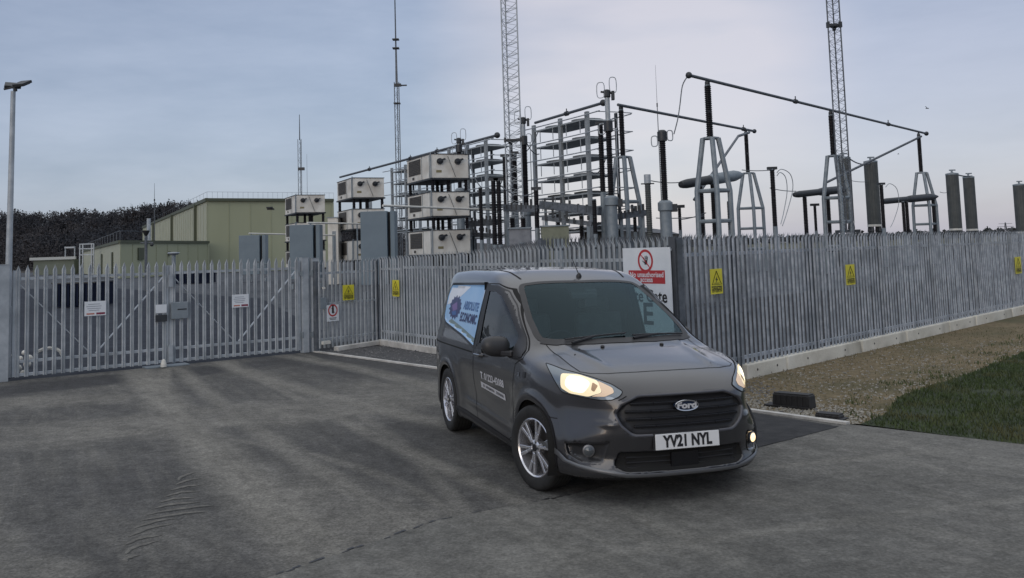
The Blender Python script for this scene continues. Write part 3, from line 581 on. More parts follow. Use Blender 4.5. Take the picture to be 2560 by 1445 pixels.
def ring(mb,c,ax,ay,a,b,r=.018,n=16):
    c=Vector(c); ax=Vector(ax); ay=Vector(ay); pts=[]
    for i in range(n):
        t=2*math.pi*i/n; x,y=math.cos(t),math.sin(t); e=.6; pts.append(c+ax*(a*math.copysign(abs(x)**e,x))+ay*(b*math.copysign(abs(y)**e,y)))
    mb.path(pts,r,5,closed=True)

# lattice masts
def mast(name,legs,Y,z1,label,bay=1.0,lr=.035,br=.014,joint=None,rod=None,wtop=None,z0=0,m=None,extra=None):
    m=m or galv2; P=[Vector(l) for l in legs]; c=sum(P,Vector())/len(P); e=empty(name,(c.x,c.y,0),label,'mast'); L_=[p-c for p in P]
    for p in L_: p.z=0
    for p in L_: MB().tube((p.x,p.y,z0),(p.x,p.y,z1),lr,n=6).build('leg',m,e)
    for k_ in range(len(L_)):
        a,b=L_[k_],L_[(k_+1)%len(L_)]; q=MB(); n=int((z1-z0)/bay)
        for i in range(n):
            za=z0+i*bay; zb=za+bay/2; zc=za+bay
            q.tube((a.x,a.y,za),(b.x,b.y,zb),br,n=4,cap=False); q.tube((b.x,b.y,zb),(a.x,a.y,zc),br,n=4,cap=False); q.tube((a.x,a.y,za),(b.x,b.y,za),br,n=4,cap=False)
        q.build('lacing',m,e)
    if joint:
        for zj in joint:
            q=MB()
            for k_ in range(len(L_)): a,b=L_[k_],L_[(k_+1)%len(L_)]; q.bar((a.x,a.y,zj),(b.x,b.y,zj),.09,.10)
            for p in L_: q.box((p.x,p.y,zj),(.13,.13,.25))
            q.build('splice_plate',dark,e)
    if rod:
        MB().tube((0,0,z1),(0,0,z1+rod),.03,.012,n=5).build('lightning_rod',m,e)
    if extra: extra(e,L_)
    return e
q0,q1,q2=W(1252,0,49),W(1263,0,49.75),W(1291,0,49)
mast('lattice_mast',[q0,q1,q2],49,26,'tall grey lattice mast rising out of the frame left of the big rack',bay=.62,lr=.040,br=.014,joint=[zof(1262,350,49)],m=galv)
q0,q1,q2=W(2066,0,41),W(2081,0,41.6),W(2097,0,41)
mast('lattice_mast',[q0,q1,q2],41,24,'tall dark lattice mast behind the long slanting busbar at right',bay=.45,lr=.032,br=.008,joint=[zof(2084,62,41)])
b=at(1000,100); w3=.25
def ex3(e,L_):
    zz=zof(998,212,100); MB().box((.1,0,zz),(.75,.5,.28)).box((.75,0,zz-.05),(.7,.25,.12)).build('floodlight',dark,e)
    MB().tube((0,0,zof(993,215,100)),(0,0,zof(991,120,100)),.17,.12,n=4).build('upper_section',galv2,e); q=MB()
    for v in (98,120,258): q.box((0,0,zof(992,v,100)),(.7,.7,.12))
    q.build('platform',dark,e); MB().tube((0,0,zof(991,122,100)),(0,0,zof(988,-60,100)),.09,.06,n=5).build('whip_aerial',galv2,e)
mast('aerial_mast',[b+Vector((-w3,0,0)),b+Vector((w3,0,0)),b+Vector((0,.45,0))],100,zof(998,205,100),'slim grey aerial mast with a floodlight half way up behind the cream stacks',bay=1.2,lr=.05,br=.014,extra=ex3)
b=at(752,150)
def ex4(e,L_):
    MB().tube((0,0,zof(751,350,150)),(0,0,zof(749,286,150)),.10,.05,n=5).build('lightning_rod',galv2,e); MB().box((.2,0,zof(751,422,150)),(1.,.6,.45)).build('floodlight',dark,e)
mast('aerial_mast',[b+Vector((-.28,0,0)),b+Vector((.28,0,0)),b+Vector((0,.5,0))],150,zof(751,348,150),'slim grey mast with a small floodlight over the green hall roof',bay=1.6,lr=.05,br=.015,extra=ex4)
for u,vt,Y,r,lb,jt in ((770,385,150,.05,'very thin lightning rod beside the slim mast over the green hall',None),(386,458,150,.06,'thin lightning rod over the lower left roof of the green hall',500),(1659,162,70,.025,'thin lightning rod rising between the two sloping busbars',262)):
    p=at(u,Y); z1=zof(u,vt,Y); e=empty('lightning_rod',p,lb,'lightning rod'); zj=zof(u,jt,Y) if jt else z1*.55
    MB().tube((0,0,0),(0,0,zj),r*1.7,r*1.2,n=6).build('pole',galv2,e); MB().tube((0,0,zj),(0,0,z1),r*.7,r*.35,n=5).build('rod',galv2,e); MB().lathe([(r*2,zj-.15),(r*2,zj+.15)],n=6).build('collar',dark,e)

# street lamp at the gate
p=Vector((-8.64,15.85,0)); zt=zof(33,228,15.85); e=empty('lamp_post',p,'tall galvanised lamp post with two dark floodlights behind the left gate post','lamp post')
MB().tube((0,0,0),(0,0,1.2),.062,.062,n=12).tube((0,0,1.2),(.04,0,zt),.056,.040,n=12).build('pole',galv,e,smooth=True)
MB().tube((-.12,0,zt+.04),(.20,0,zt+.10),.018,n=6).tube((.075,0,zt),(.075,0,zt+.06),.035,n=8).build('bracket',dark,e)
for dx,dy,rz_,nm in ((-.02,.10,.5,0),(.22,-.05,-.35,1)):
    o=MB().box((0,0,0),(.26,.20,.05),(1,0,.12)).box((0,0,-.03),(.21,.15,.012),(1,0,.12)).build('floodlight',dark,e,bevel=.008); o.location=(dx,dy,zt+.12); o.rotation_euler=(R(28),R(8),rz_)

# tubular portal-like supports with a post insulator on top
BUSZ=9.2; FRZ=6.66
def support(u,Y,ztop,zframe,label,wd=.76,tw=.36,ri=.155,rl=.12,rot=.25):
    p=at(u,Y); e=empty('busbar_support',p,label,'busbar support'); zk=zframe*.64; A=[math.pi*.5*k+rot+.6 for k in range(3)]
    A=[math.radians(a) for a in (192,345,272)]
    for a in A:
        c,s=math.cos(a),math.sin(a); MB().path([(c*tw,s*tw,zframe),(c*wd,s*wd,zk),(c*wd*1.03,s*wd*1.03,0)],rl,8).build('leg',steelg,e,smooth=True)
    for z in (zk,zk*.68,zk*.36):
        q=MB(); pts=[(math.cos(a)*wd,math.sin(a)*wd,z) for a in A]
        for i in range(3): q.tube(pts[i],pts[(i+1)%3],rl*.75,n=6)
        q.build('cross_tube',steelg,e,smooth=True)
    MB().lathe([(tw*1.15,zframe-.03),(tw*1.15,zframe+.05)],n=6).build('top_plate',steelg,e)
    MB().tube((0,0,zframe-.02),(0,0,zk),.03,n=5).build('earth_rod',dark,e) if 0 else None
    insulator(e,(0,0),zframe+.08,ztop-.12,ri,seg=10); MB().lathe([(.07,ztop-.12),(.12,ztop-.05),(.12,ztop+.05),(.05,ztop+.2)],n=8).build('busbar_clamp',dark,e); return e
def span(p,q,r,label,balls=(),name='busbar',m=None,collars=()):
    p,q=Vector(p),Vector(q); o=MB().tube((0,0,0),q-p,r,n=10).build(name,m or alu,None,smooth=True); o.location=p; tag(o,label,'busbar')
    for f_,br in balls: MB().ball((q-p)*f_,br).build('corona_ball',dark,o,smooth=True)
    for f_ in collars: c=(q-p)*f_; d=(q-p).normalized(); MB().lathe([(r*1.7,-.12),(r*1.7,.12)],c,d,10).lathe([(.03,0),(.03,.28)],c,(0,0,1),6).build('sleeve',dark,o)
    return o
support(1789,41.9,zof(1786,205,41.9)-.05,zof(1790,346,41.9),'nearest tall busbar support, a kinked tubular frame under a black insulator',ri=.17)
support(2097,53.0,zof(2093,283,53),zof(2100,390,53),'tall busbar support half hidden by the broad ribbed cylinder')
support(2316,66.0,zof(2308,338,66),zof(2318,432,66),'busbar support under the right hand end of the long sloping busbar',wd=.84,rl=.115)
support(1567,48.7,zof(1561,270,48.7),zof(1570,393,48.7),'busbar support in the middle, just right of the tall ringed transformer')
support(1880,61.6,zof(1875,332,61.6),zof(1881,433,61.6),'busbar support right of the nearest frame under the shorter busbar end',wd=.84,rl=.115)
A_=W(1722,188,39.8); B_=W(2316,334,66.3); span(A_,B_,.072,'long dark tubular busbar sloping down to the right across the sky',balls=((0,.15),(1,.16)),collars=(.33,.76))
A_=W(1545,262,48.1); B_=W(1886,328,62.2); span(A_,B_,.08,'shorter tubular busbar between the ringed transformer and the kinked frame',balls=((1,.15),),collars=(.9,))
A_=W(1508,257,47); B_=W(1338,307,54.9); span(A_,B_,.08,'tubular busbar along the top of the big open rack',balls=((0,.18),),collars=(.5,))
A_=W(1243,338,58.9); B_=W(850,443,85.5); span(A_,B_,.09,'long tubular busbar running away above the cream equipment stacks',balls=((0,.20),),collars=(.3,.46,.75))
# bus stubs on the rack tops / cream row
for u,Y,z0_,z1_ ,lb in ((1125,66.5,7.6,8.7,'short post insulator under the long busbar beside the nearest cream stack'),(928,79,7.1,8.3,'short post insulator under the long busbar above the middle cream stack')):
    e=empty('post_insulator',at(u,Y,0),lb,'insulator'); insulator(e,(0,0),z0_,z1_,.15,joint=False); MB().box((0,0,z0_/2),(.25,.25,z0_-.1)).build('column',steelg,e)

# open racks
rackm=mat('pale_rack_steel',(.24,.265,.285),.55,.2,c2=(.33,.355,.37),scale=2.5)
def rack(ur,Yr,ztop,label,n=7,pitch=1.0,ln=5.6,dp=1.9):
    o=at(ur,Yr); d=Vector((-.49,.872,0)); q=Vector((d.y,-d.x,0)); e=empty('reactor_rack',o,label,'equipment rack','open racks of stacked reactor coils',rz=math.atan2(d.y,d.x))
    cols=[(0,0),(ln*.48,0),(ln,0),(0,-dp),(ln*.5,-dp),(ln,-dp)]
    for i,(x,y) in enumerate(cols):
        w=.26 if i<3 else .18; mm=rackm if i<3 else dark
        MB().box((x,y,ztop/2),(w,w*.6,ztop)).build('column',mm,e)
    for k in range(n):
        z=ztop-.42-k*pitch
        if z<.8: break
        s=MB().add([(.1,.05,z),(ln-.1,.05,z),(ln-.1,-dp-.05,z),(.1,-dp-.05,z),(.25,.0,z+.09),(ln-.25,.0,z+.09),(ln-.25,-dp,z+.09),(.25,-dp,z+.09)],[(3,2,1,0),(4,5,6,7),(0,1,5,4),(1,2,6,5),(2,3,7,6),(3,0,4,7)])
        s.build('shelf',rackm,e)
        for x in (ln*.25,ln*.75):
            c=MB().lathe([(dp*.30,z+.09),(dp*.46,z+.12),(dp*.47,z+.19),(dp*.30,z+.24),(.15,z+.25)],(x,-dp/2,0),(0,0,1),14); c.build('coil',rackm if k<4 else cylg,e,smooth=True,ang=25)
        r=MB()
        for y,ext in ((.22,1.5),(-dp-.22,1.1)):
            zz=z+.22+random.uniform(-.05,.05); r.path([(-ext,y,zz+.04),(0,y+.06,zz),(ln/2,y+.12,zz-.02),(ln,y+.06,zz),(ln+ext,y,zz+.04)],.034,5)
        r.path([(-ext-.1,-dp-.2,z+.26),(-ext-.15,-dp*.5,z+.26),(-1.15,.2,z+.26)],.028,5); [r.tube((x,.02,z-.66 if k<n-1 else z-.4),(x,.02,z),.025,n=5) for x in (ln*.12,ln*.37,ln*.62,ln*.87)]; r.build('guard_rod',galv,e,smooth=True)

    return e
rack(1480,49.2,9.17,'largest open rack of stacked coils left of the tall ringed transformer')
rack(1222,60.0,9.17,'second open rack behind the nearest cream stack')
rack(1052,71.5,9.0,'third open rack seen between the two right hand cream stacks',n=6)

# cream container-like stacks
def stack(u,Y,ztop,levels,pitch,label,hh=1.27):
    o=at(u,Y); e=empty('capacitor_stack',o,label,'equipment stack','cream equipment stacks',rz=math.atan2(QD.y,QD.x)); LQ,LR_=2.15,4.0   # local x across (QD), local y away (RD)
    for k in range(levels):
        z=ztop-hh-k*pitch
        if z<.2: break
        b=MB().box((LQ/2,LR_/2,z+hh/2),(LQ,LR_,hh)).build('housing',cream,e,bevel=.02)
        MB().box((LQ/2,LR_/2,z-.045),(LQ+.12,LR_+.12,.09)).box((LQ/2,LR_/2,z+hh+.02),(LQ+.06,LR_+.06,.04)).build('base_frame',dark,b)
        MB().box((-.012,LR_*.66,z+hh*.60),(.02,LR_*.50,hh*.66)).build('louvre_panel',louv,b)
        lv=MB(); 
        for i in range(9): lv.box((-.028,LR_*.66,z+hh*.32+i*hh*.07),(.02,LR_*.48,.018),(.8,0,.6),(0,1,0),(-.6,0,.8))
        lv.build('louvre_slat',dark,b)
        MB().box((-.012,LR_*.05,z+hh*.5),(.02,.07,hh*.96)).box((-.012,LR_*.36,z+hh*.5),(.02,.03,hh*.96)).build('door_seam',steelg,b)
        MB().box((-.02,LR_*.72,z+hh*.14),(.015,.3,.14)).build('name_plate',louv,b)
        for x in (.50,1.52):
            q=MB().lathe([(.17,0),(.17,.10),(.13,.10)],(x,-.0,z+hh*.70),(0,-1,0),12); q.box((x+.05,-.16,z+hh*.74),(.42,.20,.10),(1,0,.35),(0,1,0),(-.35,0,1)).build('fan_cowl',dark,b,smooth=True)
        MB().box((.45,-.012,z+hh*.28),(.30,.012,.13)).build('rating_label',yellowl,b)
        MB().tube((.95,-.05,z+hh*.92),(1.38,-.05,z+.05),.014,n=4).build('stay_wire',dark,b); MB().tube((-.02,-.03,z-.1),(-.02,-.03,z+hh+.1),.03,n=6).build('conduit',steelg,b)
        if z>1.2:
            for x,y in ((.12,.12),(LQ-.12,.12),(.12,LR_-.15),(LQ-.12,LR_-.15),(LQ*.5,LR_*.5),(LQ*.5,.3)):
                insulator(e,(x,y),z-pitch+hh+.06,z-.09,.115,name='leg',n=6,joint=False)
            MB().bar((.1,.1,z-pitch+hh+.1),(.1,.1,z-.1),.02,.02) if 0 else None
            MB().box((LQ+.02,.5,z-.35),(.05,.5,.05)).build('bracket',dark,b)
    return e
yellowl=mat('faded_yellow_label',(.22,.19,.10),.6)
stack(1082,49.0,zof(1082,385,49),3,2.03,'nearest cream stack, three boxes high with paired dark cowls')
stack(883.5,60.5,zof(883,445,60.5),3,2.05,'middle cream stack, partly hidden by the large grey cabinet')
stack(741,68.0,zof(741,488,68),3,2.05,'farthest cream stack, right in front of the green hall end')
# blue grey cabinets with a dark slit
for u0,u1,vt,Y,wd_,lb in ((903,988,528,40.,1.36,'largest blue grey cabinet with a black vertical slit'),(725,800,562,54.8,1.5,'middle blue grey cabinet with a black vertical slit'),(598,664,588,76.,1.8,'farthest blue grey cabinet with a black slit, in front of the green hall')):
    a=at(u0,Y); b=at(u1,Y); wdt=(b-a).length; zt=zof((u0+u1)/2,vt,Y); e=empty('equipment_cabinet',(a+b)/2,lb,'cabinet','blue grey slit cabinets')
    x0=-wdt/2; s0=x0+wdt*.78; s1=x0+wdt*.87
    MB().box(((x0+s0)/2,.35,zt/2+.3),(s0-x0,.9,zt-.6)).build('cabinet_body',cab,e,bevel=.015); MB().box(((s1-x0)/2+x0/1+0+(wdt*.93-wdt*.435),.45,zt/2+.3),(wdt*.13,.9,zt-.6)).build('side_bay',cab,e,bevel=.01)
    MB().box(((s0+s1)/2,.55,zt/2+.3),(s1-s0,.6,zt-.66)).build('slit_recess',black,e)
    ps=MB(); 
    for x in (x0+.1,-x0-.1): ps.box((x,.35,.15),(.12,.5,.3))
    ps.build('plinth',steelg,e); MB().tube((s0-.12,-.11,zt*.42),(s0-.12,-.13,zt*.42),.05,n=8).build('handle',dark,e)
    MB().box((wdt*.46,.2,zt*.38),(wdt*.12,.5,.06)).build('ledge',steelg,e)
# pale pipes
for (u0,v0,Y0,u1,v1,Y1,r,lb) in ((957,514,42,1249,525.5,51.4,.055,'longest pale pipe crossing in front of the nearest cream stack'),(768,557,55,900,559.5,60,.055,'pale pipe between the middle cabinet and the largest cabinet'),(622,583.5,76,724,586,79,.06,'pale pipe between the farthest cabinet and the middle cabinet'),(802,588,60,837,588,61,.05,'short low pale pipe right of the middle cabinet')):
    p,q=W(u0,v0,Y0),W(u1,v1,Y1); o=MB().tube((0,0,0),q-p,r,n=8).build('pipe',whitep,None,smooth=True); o.location=p; tag(o,lb,'pipe')
    for f_ in (.0,.5,1.): c=(q-p)*f_; MB().box((c.x,c.y,c.z-p.z-r-(0)),(.01,.01,.01)) if 0 else None
    s=MB(); 
    for f_ in (.06,.94): c=(q-p)*f_; s.tube((c.x,c.y,c.z),(c.x,c.y,-p.z),.05,n=6)
    s.build('stanchion',steelg,o)

# current and voltage transformers
def rings(e,z,w,hh,r=.02,side=.32):
    q=MB()
    for sx in (-1,1): ring(q,(sx*side,0,z+.12*sx),(.9,.4*sx,0),(0,0,1),w,hh,r)
    q.build('corona_ring',galv,e,smooth=True)
def ct(u,Y,vb,vi,label,vt=None,head=.22,ri=.16,rb=.27,ringw=.3):
    p=at(u,Y); zi=zof(u,vi,Y); zb=zof(u,vb,Y); e=empty('instrument_transformer',p,label,'instrument transformer')
    MB().lathe([(rb,0),(rb,zb-.5),(rb*1.25,zb-.45),(rb*1.25,zb-.1),(rb*.8,zb)],n=14).build('tank',steelg,e,smooth=True)
    MB().box((rb*1.3,0,zb-.35),(.35,.3,.35)).build('terminal_box',dark,e); insulator(e,(0,0),zb,zi,ri,seg=10)
    if vt:
        zt=zof(u,vt,Y); MB().lathe([(head,zi),(head,zi+.5)],n=12).build('neck',dark,e,smooth=True)
        MB().lathe([(.12,zi+.5),(.12,zt-1.0)],n=12).build('upper_column',galv,e,smooth=True)
        MB().lathe([(.13,zt-1.05),(.17,zt-1.),(.17,zt-.7),(.08,zt-.65)],n=10).tube((-.3,0,zt-.75),(.34,0,zt-.85),.05,n=6).box((.28,0,zt-.95),(.14,.3,.42)).build('terminal_head',dark,e)
        rings(e,zt-.55,.20,.38,.022,.30); rings(e,zi+.25,.17,.26,.022,.30)
        MB().tube((.36,0,.1+zb),(.36,0,zi+.1),.025,n=5).build('down_lead',galv,e)
    else:
        MB().lathe([(head,zi),(head,zi+.42),(head*.6,zi+.5)],n=12).build('head',dark,e,smooth=True); rings(e,zi+.12,.15,.24,.026,.36)
    return e
ct(1533,44,489,328,'tall instrument transformer with pale upper tube and loop rings at its top',vt=190)
ct(1318,52,517,362,'slim instrument transformer with loop rings beside the left lattice mast',vt=264,ri=.2)
ct(1154,61,470,380,'most distant instrument transformer, only its loop rings showing above the busbar',vt=320)
ct(1668,42,501,352,'black instrument transformer with round head and a cable rising to the busbar end')
def postins(u,Y,vt,vb,r,label,base=True,cap=True):
    p=at(u,Y); zt,zb=zof(u,vt,Y),zof(u,vb,Y); e=empty('post_insulator',p,label,'insulator'); zb=max(zb,.6)
    insulator(e,(0,0),zb,zt,r); MB().lathe([(r*1.1,0),(r*.9,zb)],n=8).build('column',steelg,e,smooth=True)
    if cap: MB().box((0,0,zt+.08),(.5,.2,.14)).build('terminal',dark,e)
    return e
postins(1513,45,312,480,.15,'black post insulator just left of the tall ringed transformer')
postins(1293,52,385,517,.16,'black post insulator just left of the slim ringed transformer')
postins(1269,51,392,517,.16,'black post insulator against the foot of the left lattice mast')
postins(1238,46,452,612,.13,'left one of two close black columns between rack and mast')
postins(1251,46,452,612,.13,'right one of two close black columns between rack and mast')
postins(1345,46,475,570,.13,'short black post insulator at the left column of the largest rack')
postins(1941,48,424,566,.14,'black post insulator with hanging cable loops right of the kinked frames')
postins(2213,62,462,570,.15,'black post insulator with cable loops right of the second ribbed cylinder')
postins(1703,45,520,575,.09,'short black insulator at the fence line right of the round headed transformer')
postins(2043,55,515,577,.10,'small dark insulator between the two horizontal chambers')
for u,Y,vt,r,lb in ((1626,42,436,.145,'grey surge arrester column with a paler cap'),):
    e=empty('surge_arrester',at(u,Y),lb,'surge arrester'); zt=zof(u,vt,Y); MB().lathe([(.2,0),(.2,1.2)],n=10).build('plinth',steelg,e)
    MB().lathe(sheds(r,1.2,zt-.4,36,.85),n=12).build('housing',cylg,e,smooth=True); MB().lathe([(r*1.05,zt-.4),(r*1.05,zt)],n=12).build('cap',galv,e,smooth=True); MB().tube((-.3,0,zt-.42),(.3,0,zt-.42),.03,n=5).build('terminal',dark,e)
# big ribbed cylinders
def cyl(u,Y,vt,vb,r,label):
    e=empty('filter_reactor',at(u,Y),label,'filter reactor','broad grey ribbed cylinders'); zt,zb=zof(u,vt,Y),zof(u,vb,Y); pr=[]
    n=40; vs=[]; 
    for z in (zb,zt-.1):
        for i in range(n): t=2*math.pi*i/n; rr=r*(1 if i%2 else .965); vs.append((math.cos(t)*rr,math.sin(t)*rr,z))
    MB().add(vs,[(i,(i+1)%n,n+(i+1)%n,n+i) for i in range(n)]).build('housing',cylg,e)
    MB().lathe([(r*1.02,zt-.1),(r*1.02,zt+.02),(r*.5,zt+.08),(.08,zt+.10),(.08,zt+.35)],n=20).box((.05,0,zt+.3),(.5,.12,.1)).build('lid',steelg,e)
    MB().lathe([(r*1.03,zb-.16),(r*1.03,zb)],n=20).build('bottom_ring',whitep,e)
    f=MB(); 
    for k in range(4): a=math.pi/4+k*math.pi/2; f.lathe([(.12,zb-.62),(.16,zb-.5),(.12,zb-.16)],(math.cos(a)*r*.8,math.sin(a)*r*.8,0),n=8)
    f.build('support_insulator',dark,e); fr=MB().box((0,0,zb-.72),(r*2.9,r*2.2,.2))
    for sx in (-1,1):
        for sy in (-1,1): fr.box((sx*r*1.2,sy*r*.9,(zb-.82)/2),(.16,.16,zb-.82))
    fr.build('support_frame',dark,e); return e
cyl(2118+4,67,394,553,.50,'leftmost broad ribbed cylinder, in front of a kinked support frame')
cyl(2190,70,403,561,.50,'second ribbed cylinder, standing alone right of the leftmost one')
cyl(2393,77,434,571,.50,'left one of the pair of ribbed cylinders')
cyl(2434,81,442,572,.47,'right one of the pair of ribbed cylinders')
cyl(2560,88,461,579,.55,'ribbed cylinder cut by the right edge of the photo')
def strap(p,q,sag,r,label,name='cable'):
    p,q=Vector(p),Vector(q); pts=[(q-p)*t+Vector((0,0,-sag*4*t*(1-t))) for t in [i/10 for i in range(11)]]; o=MB().path(pts,r,5).build(name,galv2,None,smooth=True); o.location=p; return tag(o,label,'cable')
strap(W(2378,430,77),W(2430,440,81),.15,.06,'thick lead joining the pair of ribbed cylinders')
strap(W(2118,392,67),W(2186,402,70),.4,.05,'sagging lead joining the two left hand ribbed cylinders')
# horizontal chambers on posts with an arm
def chamber(a,b,Y0,Y1,r,posts,label):
    p,q=W(*a,Y0),W(*b,Y1); d=q-p; e=empty('disconnector',(p.x,p.y,0),label,'disconnector'); z=Vector((0,0,p.z)); dn=d.normalized(); Ln=d.length
    MB().lathe([(.0,0),(r*.7,.05),(r*.85,.2),(r,.5),(r,Ln*.45)],z,d,12).build('chamber',dark,e,smooth=True)
    MB().lathe([(r*1.05,Ln*.45),(r*1.25,Ln*.5),(r*1.25,Ln*.85),(r*.9,Ln*.93),(.05,Ln)],z,d,12).build('housing',steelg if r>.2 else dark,e,smooth=True)
    for f_ in posts: c=d*f_; insulator(e,(c.x,c.y),1.2,p.z+c.z-r,.14); MB().box((c.x,c.y,.6),(.3,.3,1.2)).build('column',steelg,e)
    return e
chamber((1700,462),(1857,436),43,46,.22,(.3,.5),'nearest horizontal grey chamber passing through the kinked frame')
chamber((1985,487),(2120,472),52,56,.19,(.18,.6),'dark horizontal chamber left of the leftmost ribbed cylinder')
chamber((2204,504),(2345,491),62,66,.20,(.42,.9),'dark horizontal chamber at the right hand busbar support')
strap(W(1873,331,61),W(1846,340,58),0,.09,'short curved arm at the end of the shorter busbar','contact_arm')['category']='contact arm'
o=span(W(1846,340,58),W(1736,499,44.5),.075,'slanting dark rod rising behind the nearest kinked frame','' ,name='switch_rod'); o['category']='switch rod'
o=span(W(2303,341,65.5),W(2060,459,56.),.075,'long slanting rod falling left from the right hand busbar end','' ,name='switch_rod'); o['category']='switch rod'
# cables and loops
def cab_path(pts,r,label,m=None):
    P=[Vector(p) for p in pts]; o0=P[0]; Q=[]
    for i in range(len(P)-1):
        p0=P[max(i-1,0)];p1=P[i];p2=P[i+1];p3=P[min(i+2,len(P)-1)]
        for t in (0,.25,.5,.75): Q.append(.5*((2*p1)+(-p0+p2)*t+(2*p0-5*p1+4*p2-p3)*t*t+(-p0+3*p1-3*p2+p3)*t**3)-o0)
    Q.append(P[-1]-o0); o=MB().path(Q,r,5).build('cable',m or galv,None,smooth=True); o.location=o0; return tag(o,label,'cable')
cab_path([W(1685,335,42),W(1694,300,41.4),W(1700,262,41),W(1706,215,40.4),W(1718,192,39.8)],.028,'hanging grey cable from the round headed transformer up to the busbar end')
for k,(u,Y,vt,vb,dx) in enumerate(((1946,48,432,565,1),(1946,48,440,560,.6),(2218,62,468,568,.8))):
    cab_path([W(u-4,vt,Y),W(u+8*dx,vt-9,Y),W(u+30*dx,vt+4,Y+.5),W(u+36*dx,vt+40,Y+.8),W(u+22*dx,(vt+vb)/2+30,Y+.8),W(u+10*dx,vb,Y+.5)],.022,('outer cable loop beside the insulator right of the kinked frames','inner cable loop beside the insulator right of the kinked frames','cable loop beside the insulator right of the second ribbed cylinder')[k])
for k,(a,Ya,b,Yb,lb) in enumerate((((1628,452),42,(1700,456),43,'thin wire from the grey surge arrester to the horizontal chamber'),((1640,545),44,(1760,540),43,'thin wire low across the gap right of the surge arrester'),((1855,425),46,(1937,424),48,'thin wire from the nearest chamber to the looped insulator'),((1700,549),44,(1765,532),43,'thin dark wire rising to the nearest kinked frame'),((1925,470),48,(1990,478),52,'thin wire between the looped insulator and the dark chamber'),((2130,452),67,(2170,454),70,'thin wire between the two left hand ribbed cylinders'),((2350,480),66,(2368,481),77,'thin wire between the right support and the pair of cylinders'),((1480,560),47,(1530,545),44,'thin wire at the foot of the tall ringed transformer'))): strap(W(*a,Ya),W(*b,Yb),.05,.022,lb,'wire')['category']='wire'

# the crowd of smaller apparatus low behind the fence
for (u,Y,vt,vb,r,lb) in ((1205,47,470,600,.11,'thin black column right of the nearest cream stack'),(1283,47,545,620,.14,'stubby black insulator under the lattice mast, left of the kiosk'),(1310,47,545,620,.14,'stubby black insulator under the lattice mast, right of its twin'),(1398,45,535,600,.11,'short black insulator low under the left half of the largest rack'),(1456,45,540,600,.12,'short black insulator low under the right half of the largest rack'),(1490,44,500,585,.12,'black insulator just left of the base of the tall ringed transformer'),(1590,46,520,580,.10,'small black insulator between the middle support and the surge arrester'),(1760,47,470,575,.13,'black insulator seen behind the left leg of the nearest support frame'),(1828,48,505,575,.12,'black insulator seen behind the right leg of the nearest support frame'),(2265,63,505,580,.13,'black insulator left of the right hand support frame')): postins(u,Y,vt,vb,r,lb,cap=False)
for (u0,v0,Y0,u1,v1,Y1,w_,lb) in ((1262,520,47,1346,522,46,.35,'dark beam joining the black insulators under the lattice mast'),(1352,512,46,1500,528,44,.4,'grey platform beam across the foot of the largest rack'),(1356,545,45,1480,560,44,.22,'lower thin grey beam across the foot of the largest rack'),(1548,541,45,1612,532,46,.3,'dark horizontal chamber behind the middle support frame'),(1176,560,52,1240,556,50,.3,'dark beam between the nearest cream stack and the twin columns'),(1180,585,52,1238,590,50,.22,'lower grey beam right of the nearest cream stack')):
    p,q=W(u0,v0,Y0),W(u1,v1,Y1); e=empty('equipment_beam',(p.x,p.y,0),lb,'beam'); d=q-p; z=Vector((0,0,p.z)); MB().bar(z,z+d,w_*.8,w_).build('beam',galv2,e); k_=MB(); rr=random.Random(int(u0))
    for i in range(7): c=z+d*(i+.5)/7; k_.box((c.x,c.y-.1,c.z+rr.uniform(.0,.3)),(.11,.16,rr.uniform(.15,.5)))
    k_.build('fitting',dark,e)
    for f_ in (.08,.92): c=z+d*f_; MB().box((c.x,c.y,c.z/2),(.14,.14,c.z)).build('leg',steelg,e)
for k,(a,Ya,b,Yb,sg,lb) in enumerate((((1240,452),46,(1345,475),46,.5,'sagging cable from the twin columns to the largest rack'),((1293,384),52,(1345,330),53,.4,'sagging cable from the left post insulator up to the largest rack'),((1318,360),52,(1348,385),53,.2,'short cable between the slim ringed transformer and the largest rack'),((1480,430),49,(1513,400),45,.3,'short cable between the largest rack and the neighbouring insulator'),((1513,312),45,(1533,325),44,.2,'short jumper joining the tall ringed transformer and its neighbour'),((1222,470),60,(1262,430),49,.6,'cable from the second rack towards the left lattice mast'),((1160,360),61,(1205,470),47,.5,'cable falling from the far ringed transformer'),((1172,520),49,(1262,520),47,.3,'low cable from the nearest cream stack to the dark beam'))): strap(W(*a,Ya),W(*b,Yb),sg,.03,lb)

# low kiosks and walls behind the fence
for u0,u1,vt,Y,m_,dp,lb,cat_ in ((1274,1328,572,38,mat('grey_render',(.17,.18,.20),.85,0,c2=(.24,.25,.27),scale=3),1.6,'plain grey kiosk low behind the fence under the lattice mast','kiosk'),(1356,1424,566,44,mat('olive_panel',(.17,.18,.13),.8,0,c2=(.23,.24,.18),scale=2),1.8,'olive green kiosk under the largest rack','kiosk'),(820,846,545,62,cream,1.2,'pale panel standing left of the middle cream stack','panel')):
    a,b=at(u0,Y),at(u1,Y); zt=zof((u0+u1)/2,vt,Y); wdt=(b-a).length; e=empty('kiosk' if cat_=='kiosk' else 'panel',(a+b)/2,lb,cat_); MB().box((0,dp/2,zt/2),(wdt,dp,zt)).build('body',m_,e,bevel=.02); MB().box((0,dp/2,zt+.03),(wdt+.12,dp+.12,.06)).build('roof',steelg,e); MB().box((wdt*.1,-.008,zt*.45),(wdt*.35,.01,zt*.7)).build('door',steelg,e)
a,b=at(1540,50),at(1705,58); e=empty('low_shed',(a+b)/2,'long low dark roofed shed between surge arrester and fence','shed'); d=(b-a)/2; zt=zof(1560,552,50); z2=zof(1700,574,58)
